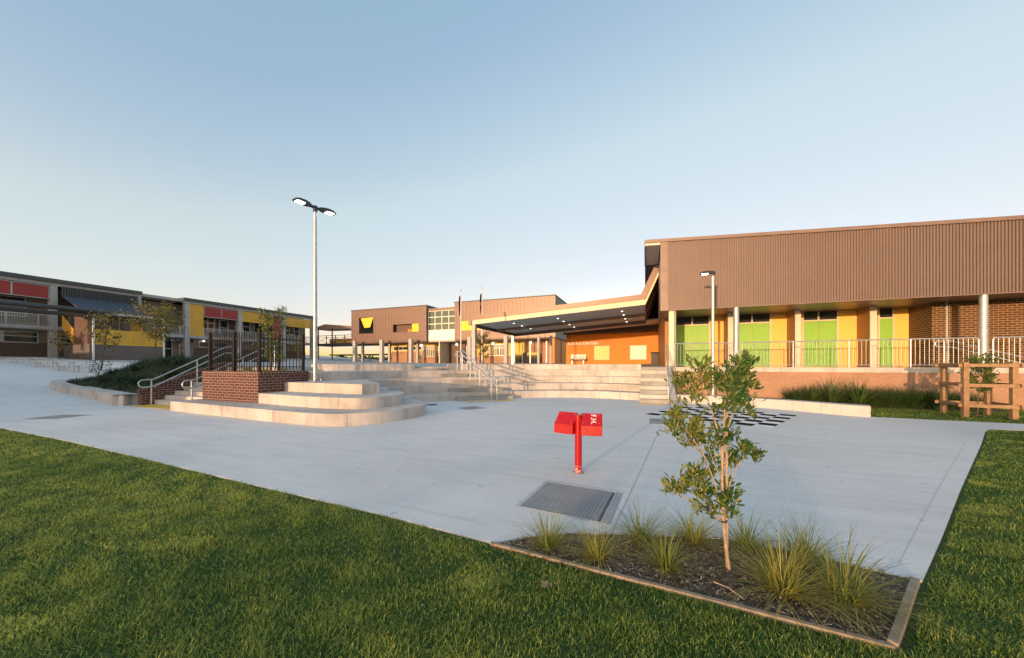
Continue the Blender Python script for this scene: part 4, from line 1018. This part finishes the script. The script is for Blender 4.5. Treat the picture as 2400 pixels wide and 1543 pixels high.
for (px_,py_,rad,n) in clus:
    c=sp(px_,py_,rnd.uniform(-.09,.09))
    for i in range(int(n*2.4)):
        # rosettes: leaves radiate up and outward from a shoot
        off=Vector((rnd.gauss(0,1),rnd.gauss(0,1),rnd.gauss(0,1)))*(rad/331*.40); off.z*=1.35
        d=Vector((rnd.gauss(0,.55),rnd.gauss(0,.55),rnd.uniform(.15,1.3)))+Vector((off.x,off.y,0))*6
        t=min(1,max(0,rnd.gauss(.22 + (.30 if px_<1665 else -.05),.25)))  # left clusters yellower, the sun side of the crown put into leaf tint
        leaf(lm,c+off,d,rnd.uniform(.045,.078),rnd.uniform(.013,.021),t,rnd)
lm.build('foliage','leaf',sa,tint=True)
sk=MB().tube([(SX-.005,SY+.02,0),(SX-.01,SY+.012,1.18)],.0095,8); 
o=sk.build('garden_stake','bark',None,loc=(SX,SY+.01,0),smooth=True); tag(o,'thin pale wooden stake beside the sapling stem in the bed','stake')
MB().tube([sp(1692,1222)+Vector((math.cos(t_*.7)*.026,math.sin(t_*.7)*.026,0)) for t_ in range(10)],.004,5).build('tie','blackplastic',sa)

def tree(name,label,x,y,z,h,cr,crown_z,n,leafL,leafW,mat,trunk_r=.03,lean=(0,0),seedv=1,shape='round',cat_='tree',group=None,tint=.4,barkm='barkdark'):
    rnd=random.Random(seedv); e=thing(name,label,cat_,(x,y,z),group)
    tb=MB(); lm=MB(); top=Vector((x+lean[0],y+lean[1],z+h*.92)); base=Vector((x,y,z))
    P=[base.lerp(top,i/6)+Vector((rnd.gauss(0,.02),rnd.gauss(0,.02),0))*(i>0) for i in range(7)]
    tb.tube(P,[lerp(trunk_r,trunk_r*.3,i/6) for i in range(7)],7)
    nb=14
    ends=[]
    for i in range(nb):
        t=lerp(crown_z,.95,(i+.5)/nb); s=base.lerp(top,t); a=i*2.4+rnd.random()
        if shape=='round': R_=cr*math.sqrt(max(.05,1-((t-lerp(crown_z,1,.5))/(.62*(1-crown_z)))**2))
        elif shape=='column': R_=cr*(.75+.25*rnd.random())
        else: R_=cr*(1.15-t)
        en=s+Vector((math.cos(a)*R_,math.sin(a)*R_,R_*(.5+.5*rnd.random())))
        tb.tube(branch_pts(s,en,(0,0,.03*h),4),[trunk_r*.4,trunk_r*.3,trunk_r*.22,trunk_r*.15,trunk_r*.1],5); ends.append((s,en))
    for i in range(n):
        s,en=ends[rnd.randrange(nb)]; c=s.lerp(en,rnd.uniform(.35,1.08))+Vector((rnd.gauss(0,1),rnd.gauss(0,1),rnd.gauss(0,1)))*cr*.16
        leaf(lm,c,(rnd.gauss(0,1),rnd.gauss(0,1),rnd.gauss(.2,1)),leafL*rnd.uniform(.6,1.2),leafW,min(1,max(0,rnd.gauss(tint,.3))),rnd)
    tb.build('trunk',barkm,e,smooth=True); lm.build('crown',mat,e,tint=True); return e
tree('young_tree','thin leaning young tree with sparse leaves at the left of the mound',-29.4,10.1,1.1,3.6,.75,.35,420,.16,.08,'leafmid',.04,(.3,.2),3)
tree('young_tree','broader young tree with rusty leaves in front of the yellow mesh stair',-28.4,12.0,1.35,3.6,1.05,.42,1300,.15,.08,'leafmid',.05,(-.1,.2),4,tint=.6)
tree('young_tree','small round headed tree before the far left column',-47.5,13.9,1.8,2.6,.55,.35,420,.13,.07,'leafmid',.03,(0,0),5,tint=.35)
tree('banksia_tree','upright two topped tree growing inside the fenced brick planter',-12.2,8.2,1.19,2.35,.42,.12,1100,.12,.028,'leaf',.028,(.05,.1),6,'column',tint=.45)
tree('young_tree','small tree behind the planter before the verandah block',-33.0,25,1.4,2.6,.5,.4,420,.12,.06,'leafmid',.03,(0,0),8,tint=.2)
tree('young_tree','leafy young tree between the two flagpoles',-12.9,26.6,1.42,2.75,.62,.2,1100,.14,.05,'leafmid',.035,(0,0),9,'round',tint=.45)
for i,(x,y,h) in enumerate([(-51.5,75,5.6),(-48,72,5.9),(-45.5,76,6.1),(-60,78,6)]):
    # young pines with open tiers of branches
    e=thing('pine_tree',['open branched young pine seen beneath the footbridge, left one','open branched young pine seen beneath the footbridge, middle one','open branched young pine seen beneath the footbridge, right one','open branched young pine beyond the verandah block end'][i],'tree',(x,y,1.95),'young pines beyond the footbridge')
    tb=MB().tube([(x,y,1.9),(x,y,1.9+h)],[.12,.02],6); tb.build('trunk','barkdark',e)
    lm=MB(); rr=random.Random(i)
    for k in range(9):
        z=2.6+k*(h-.9)/9; L=(1-k/9.5)*h*.26
        for a in range(6):
            an=a*1.047+k*.5
            for s_ in range(8):
                t=(s_+1)/8; c=(x+math.cos(an)*L*t,y+math.sin(an)*L*t,z+L*.5*t)
                leaf(lm,c,(math.cos(an)+rr.gauss(0,.3),math.sin(an)+rr.gauss(0,.3),.8),.3,.12,rr.random(),rr)
    lm.build('crown','fargreen',e,tint=True)
hn=MB(); rr=random.Random(19)
for i in range(3600):
    x=rr.uniform(-75,-30); y=rr.uniform(62,64); z=rr.uniform(1.7,1.9+1.1+.35*math.sin(x*.8)+.25*math.sin(x*2.1))
    leaf(hn,(x,y,z),(rr.gauss(0,1),rr.gauss(0,1),rr.gauss(.4,1)),.5,.4,rr.random(),rr)
tag(hn.build('field_hedge','fargreen',tint=True),'dark clipped hedge at the field edge seen beneath the footbridge','hedge',kind='stuff')
# distant hedge and houses
hg=MB(); rr=random.Random(9)
for i in range(5000):
    x=rr.uniform(-130,60); y=rr.uniform(118,124); z=rr.uniform(2.0,2.0+1.6+1.2*math.sin(x*.21)+.8*math.sin(x*.07))
    leaf(hg,(x,y,z),(rr.gauss(0,1),rr.gauss(0,1),rr.gauss(.4,1)),.9,.7,rr.random(),rr)
tag(hg.build('distant_treeline','fargreen',tint=True),'distant dark treeline beyond the far field','tree line',kind='stuff')
for i,(x,y,m_,lab) in enumerate([(-62,100,'red','low red roofed house far beyond the footbridge'),(-74,104,'brownwall','low brown house far beyond the footbridge')]):
    M.setdefault('redsolid',plain('red_roof',(.28,.06,.04)))
    e=thing('distant_house',lab,'house',(x,y,2))
    MB().box(x-4.5,y,2,x+4.5,y+6,4.2).build('wall','tanwall',e)
    MB().extr([(x-5,4.2),(x+5,4.2),(x+2,6.0),(x-2,6.0)],'y',y-.3,y+6.3).build('roof','redsolid' if m_=='red' else 'brownwall',e)

# planter grasses
for i,(x,y) in enumerate([(-13.1,7.5),(-12.6,7.7),(-12.05,7.45),(-11.6,7.7),(-11.35,8.1),(-11.4,7.4)]):
    mb=tuft(110,.32,.006,.09,90+i,.6); o=mb.build('planter_grass','tuft',tint=True); o.location=(x,y,1.19)
    tag(o,['grass clump inside the fenced planter at its left front','grass clump inside the fenced planter, second from left','grass clump inside the fenced planter at mid front','grass clump inside the fenced planter behind the tree stem','grass clump inside the fenced planter at the right rear','grass clump inside the fenced planter at the right front corner'][i],'ornamental grass','grass clumps inside the fenced planter')
# mound planting
def moundz(a,b):
    f=np.interp(a,[-30,-29,-25.8,-17.1],[9.4,8.9,8.5,7.0]); t=min(1,max(0,(b-f)/(2.6)))
    base=.34+rampz(a)*.7; top=1.6
    s=t*t*(3-2*t); e=min(1,max(0,(a+30.2)/3.0)); 
    return base+(top-base)*s*(.35+.65*e)
g=MB(); A=np.linspace(-30.2,-17.09,40)
vs=[]
for a in A:
    f=float(np.interp(a,[-30.2,-29,-25.8,-17.1],[9.2,8.55,8.35,6.85]))
    for k in range(13):
        b_=lerp(f,12.45,k/12); vs.append((a,b_,moundz(a,b_)+.04*math.sin(a*2.1+b_*3)))
g.add(vs,[(i*13+k,(i+1)*13+k,(i+1)*13+k+1,i*13+k+1) for i in range(39) for k in range(12)]); struct('garden_mound',g,'mound',smooth='all')
gm=MB(); rr=random.Random(21)
for i in range(16000):
    a=rr.uniform(-30,-17.2); b_=rr.uniform(7.0,12.4); f=float(np.interp(a,[-30.2,-29,-25.8,-17.1],[9.3,8.75,8.55,7.0]))
    if b_<f: continue
    den=.5+.5*math.sin(a*1.7+b_*2.3)*math.sin(b_*1.9-a*.8)+ (b_-f)/5
    if rr.random()>den: continue
    lump=.5+.5*math.sin(a*3.1+math.sin(b_*2.7)*2)*math.sin(b_*3.7+a)
    blade_mb(gm,(a,b_,moundz(a,b_)),rr.random()*6.28,rr.uniform(.12,.24)+.42*lump*rr.random(),.018,rr.random()*1.0,1.0,min(1,max(0,rr.gauss(.25,.25))),3)
tag(gm.build('mound_groundcover','moundleaf',tint=True),'dark green grassy groundcover over the planted mound','groundcover',kind='stuff')
mb=tuft(240,.62,.03,.2,777,.2,1.1); b_proto=mb.build('low_shrub','moundleaf',tint=True)
for i,(x,y) in enumerate([(-19,8.6),(-20.4,9.6),(-21.5,8.5),(-22.6,10.1),(-23.6,8.9),(-25,9.9),(-26.2,9.2),(-18.4,10.0),(-20.0,11.2),(-24.1,11.2),(-22.0,11.8),(-27.6,10.0)]):
    o=b_proto if i==0 else b_proto.copy()
    if i: COL.objects.link(o)
    o.location=(x,y,moundz(x,y)-.02); o.rotation_euler=(0,0,i*1.3); o.scale=(1,1,.8+.06*(i%5)); tag(o,'dark spiky low shrub among those scattered over the planted mound','shrub','low shrubs on the planted mound')
tree('shrub','scrubby twiggy shrub at the left end of the planted mound',-27.3,9.3,.7,.95,.5,.1,240,.09,.035,'leafmid',.02,(0,0),11,cat_='shrub',tint=.15)

# planting strip along the tan brick wall
labs=[('strap_plant',6.35,15.95,.72),('strap_plant',7.0,15.75,.70),('strap_plant',5.9,16.15,.6)]
for i,(nm,x,y,L) in enumerate(labs):
    mb=tuft(300,L*1.6,.036,.18,200+i,.4,1.0); o=mb.build('strap_plant','strappy',tint=True); o.location=(x,y,-.03)
    tag(o,['broad leaved strap plant before the tan brick wall, middle of three','broad leaved strap plant before the tan brick wall, right of three','broad leaved strap plant before the tan brick wall, left of three'][i],'plant','broad strap plants before the tan brick wall')
k=0
for i,(x,y,L) in enumerate([(7.5,16.0,.56),(7.95,15.85,.52),(8.4,16.0,.56),(8.85,15.9,.52),(9.3,16.1,.54),(10.0,16.2,.46),(5.5,16.3,.5)]):
    mb=tuft(1100,L*1.6,.011,.36,300+i,.2,.75); o=mb.build('grass_clump','strappy',tint=True); o.location=(x,y,-.03)
    tag(o,['fine dark grass clump right beside the broad strap plants','fine dark grass clump second right of the strap plants','fine dark grass clump third right of the strap plants','fine dark grass clump left of the timber tree guard','fine dark grass clump just behind the tree guard left post','fine grass clump behind the tree guard against the wall','fine grass clump left of the broad strap plants'][i],'ornamental grass','fine grass clumps before the tan brick wall')
for i,(x,y) in enumerate([(3.3,15.6),(3.9,15.3),(2.7,15.9)]):
    mb=tuft(200,.3,.008,.2,400+i,.3,1.0); o=mb.build('grass_clump','strappy',tint=True); o.location=(x,y,-.0)
    tag(o,['short grass clump behind the right seat wall, middle one','short grass clump behind the right seat wall, right one','short grass clump behind the right seat wall, left one'][i],'ornamental grass','short grass behind the right seat wall')
struct('wall_garden_bed',MB().prism([(1.07,16.83),(1.07,15.0),(3.0,14.7),(4.2,14.1),(5.7,13.0),(5.9,15.2),(10.5,15.3),(10.5,16.83)],-.1,-.008),'mulch')
# tree guard
tg=thing('tree_guard','square timber post and rail guard round a young tree on the right lawn','tree guard',(8.8,13.9,0))
gp=[(8.31,13.53),(9.17,13.42),(9.27,14.32),(8.42,14.45)]
for x,y in gp: MB().box(x-.055,y-.055,-.05,x+.055,y+.055,1.52).build('post','timberwarm',tg)
for z in (.32,.88,1.43):
    for i in range(4):
        p0=Vector(gp[i]);p1=Vector(gp[(i+1)%4]); d=(p1-p0).normalized(); n=Vector((d.y,-d.x))
        c=(p0+p1)/2+n*.073; L=(p1-p0).length/2+.16
        MB().obox((c.x,c.y,z+.012*(i%2)),((d.x,d.y,0),(n.x,n.y,0),(0,0,1)),L,.018,.045).build('rail','timberwarm',tg)
tree('young_tree','small leafy tree inside the timber guard on the right lawn',8.82,13.95,-.02,1.75,.30,.42,1500,.09,.026,'leaf',.018,(.03,0),15,'round',tint=.25)

# unseen block and hedge added behind the camera to shade left and filter sun
nb_=thing('unseen_shade_block','unseen brick block added behind the camera on the left to cast shade','building',(-50,-13,0))
MB().box(-85,-18,-.1,-20.8,-10,3.9).build('wall','brickgrey',nb_); MB().box(-85.4,-18.5,3.9,-20.5,-9.6,4.15).build('roof','roofgrey',nb_)
tr_=MB(); rr=random.Random(77)  # added hedge out of view, its height shaped to block the low sun
for i in range(2600):
    x=rr.uniform(-34,30); y=rr.uniform(-52,-48); zt=2.75+.35*math.sin(x*.9)+.4*math.sin(x*2.3+1)+(.7 if x>-7 else 0)
    leaf(tr_,(x,y,rr.uniform(-.2,zt)),(rr.gauss(0,1),rr.gauss(0,.4),rr.gauss(.3,1)),.7,.5,rr.random(),rr)
tag(tr_.build('unseen_shade_hedge','fargreen',tint=True),'unseen ragged hedge added far behind the camera to break up the sun','hedge',kind='stuff')

# ------------------------------------------------------------------ lawn blades (one mesh)
def lawn_mask(a,b):
    fa=np.array([-40,-13.83,-10.41,-7.06,-4.36,-2.36,-1.16,1.22]);fb=np.array([3.2,3.17,3.1,2.93,2.77,2.67,2.55,2.36])
    front=(a<1.24)&(b<np.interp(a,fa,fb)-.012)
    rx=np.interp(b,[2.36,3.15,4.02,5.57,9.03,10.72,11.08,11.2],[1.26,1.76,2.37,3.42,5.80,6.94,7.24,30])
    right=(a>rx)&(b<11.18)
    low=(a>=1.24)&(b<2.36)
    rx2=np.interp(b,[12.42,12.6,13.2,14.4,15.3],[7.6,5.95,5.85,5.9,5.9])
    far=(b>12.42)&(b<15.25)&(a>rx2)&(a<30)
    far2=(a>10.6)&(b>=15.25)&(b<16.8)
    return front|right|low|far|far2
bands=[(-.4,1.1,9000,1.2),(1.1,2.4,17000,1.0),(2.4,3.6,11000,1.15),(3.6,5.5,6000,1.5),(5.5,8.5,2400,2.0),(8.5,13,1100,2.9),(13,19,450,4)]
PA_=[];PB=[];SC=[]
for y0,y1,den,sc_w in bands:
    xm=1.6*y1+2.7; area=(y1-y0)*2*xm; n=int(area*den)
    X=rng.uniform(-xm,xm,n);Y=rng.uniform(y0,y1,n)
    ok=np.abs(X)<1.58*np.maximum(Y,0)+2.6; X=X[ok];Y=Y[ok]
    a=X*CU-Y*SU;b=X*SU+Y*CU; k=lawn_mask(a,b); PA_.append(a[k]);PB.append(b[k]);SC.append(np.full(k.sum(),sc_w))
a=np.concatenate(PA_);b=np.concatenate(PB);sw_=np.concatenate(SC);n=len(a)
cl=np.sin(a*7.3+1.3*np.sin(b*5.1))*np.sin(b*8.7+1.1*np.sin(a*6.3)); cl2=np.sin(a*1.3+2*np.sin(b*.9))*np.sin(b*1.7+a*.4)
H_=(.019+.017*rng.random(n)+.007*cl)*(1+.12*(sw_-1)); az=rng.random(n)*6.283+cl*1.0; lean=(.15+1.15*rng.random(n)+.35*(rng.random(n)<.15)); wd=.0038*sw_*(.7+.6*rng.random(n))
dx=np.cos(az);dy=np.sin(az);sx=-dy;sy=dx
reach=H_*lean
v=np.empty((n,5,3),np.float32)
z0=-.022
def setv(i,fr,hz_,s_):
    v[:,i,0]=a+dx*reach*fr+sx*wd*s_; v[:,i,1]=b+dy*reach*fr+sy*wd*s_; v[:,i,2]=z0+H_*hz_
setv(0,0,0,-.5);setv(1,0,0,.5);setv(2,.4,.62,.42);setv(3,.4,.62,-.42);setv(4,1.0,.98,0)
base=(np.arange(n)*5)[:,None]
me=bpy.data.meshes.new('lawn_grass'); me.vertices.add(n*5); me.vertices.foreach_set('co',v.reshape(-1))
loops=np.concatenate([base+np.array([[0,1,2,3]]),base+np.array([[3,2,4]])],axis=1).reshape(-1).astype(np.int32)
me.loops.add(n*7); me.loops.foreach_set('vertex_index',loops)
me.polygons.add(n*2); ls_=np.stack([np.arange(n)*7,np.arange(n)*7+4],1).reshape(-1).astype(np.int32); me.polygons.foreach_set('loop_start',ls_)
me.update(calc_edges=True); me.validate()
tn=np.clip(.24+.28*rng.standard_normal(n)+.14*cl2+.16*cl+.12*np.clip(-a/4,-1,1),0,1); dry=(np.sin(a*2.9+1.7*np.sin(b*2.1))*np.sin(b*3.3-a*.7)>.86); tn=np.where(dry,np.clip(tn+.35,0,1),tn); tn=np.where(rng.random(n)<.08,rng.uniform(.7,1,n),tn)  # blade tint drifts yellower leftwards: sunlit side put into the colour
at=me.attributes.new('tint','FLOAT','POINT'); at.data.foreach_set('value',np.repeat(tn,5).astype(np.float32))
me.materials.append(M['grass']); o=bpy.data.objects.new('lawn_grass',me); COL.objects.link(o); tag(o,'short green lawn grass around the plaza','grass',kind='stuff')
print('blades',n)

# ------------------------------------------------------------------ light, sky, camera
EL=3.7; hd=Vector((.206,.979)).normalized()
d=Vector((hd.x*math.cos(R(EL)),hd.y*math.cos(R(EL)),-math.sin(R(EL))))
L=bpy.data.lights.new('sun','SUN'); L.energy=2.1; L.angle=R(.6); L.color=(1,.62,.36)
so=bpy.data.objects.new('sun',L); COL.objects.link(so); so.rotation_euler=d.to_track_quat('-Z','Y').to_euler()
wd_=bpy.data.worlds.new('World'); scn.world=wd_; wd_.use_nodes=True; nt=wd_.node_tree; bg=nt.nodes['Background']
sk=nt.nodes.new('ShaderNodeTexSky'); sk.sky_type='NISHITA'; sk.sun_disc=False; sk.sun_elevation=R(EL); sk.sun_rotation=math.atan2(-d.x,-d.y)
sk.air_density=1.0; sk.dust_density=1.0; sk.ozone_density=1.0
EXPO=1.0
sc0=nt.nodes.new('ShaderNodeVectorMath'); sc0.operation='SCALE'; sc0.inputs[3].default_value=.15; nt.links.new(sk.outputs[0],sc0.inputs[0])
cv=nt.nodes.new('ShaderNodeRGBCurve'); nt.links.new(sc0.outputs[0],cv.inputs['Color'])
PK=3.0
for i,pts in enumerate((((.04,.27),(.075,.33),(.127,.60),(.28,.88)),((.07,.44),(.118,.505),(.187,.74),(.365,.92)),((.09,.59),(.147,.665),(.232,.83),(.34,.94)))):
    c_=cv.mapping.curves[i]
    c_.points[0].location=(0,0); c_.points[1].location=(1,1)
    for x_,y_ in pts: c_.points.new(x_,y_/PK)
    for q in c_.points: q.handle_type='VECTOR'
cv.mapping.update()
sc1=nt.nodes.new('ShaderNodeVectorMath'); sc1.operation='SCALE'; sc1.inputs[3].default_value=PK/(.15*2**EXPO); nt.links.new(cv.outputs[0],sc1.inputs[0])
nt.links.new(sc1.outputs[0],bg.inputs[0]); bg.inputs[1].default_value=.15
cam=bpy.data.cameras.new('camera'); co=bpy.data.objects.new('camera',cam); COL.objects.link(co); scn.camera=co
co.location=(0,0,1.45); co.rotation_euler=(R(90),0,TH); cam.sensor_width=36; cam.lens=36*810/2400; cam.shift_y=(855-771.5)/2400
cam.clip_start=.05; cam.clip_end=3000
scn.view_settings.view_transform='Standard'; scn.view_settings.look='None'; scn.view_settings.gamma=1; scn.view_settings.exposure=EXPO
scn.render.resolution_x=1024; scn.render.resolution_y=658
for o in bpy.data.objects:
    if '_local' in o: del o['_local']
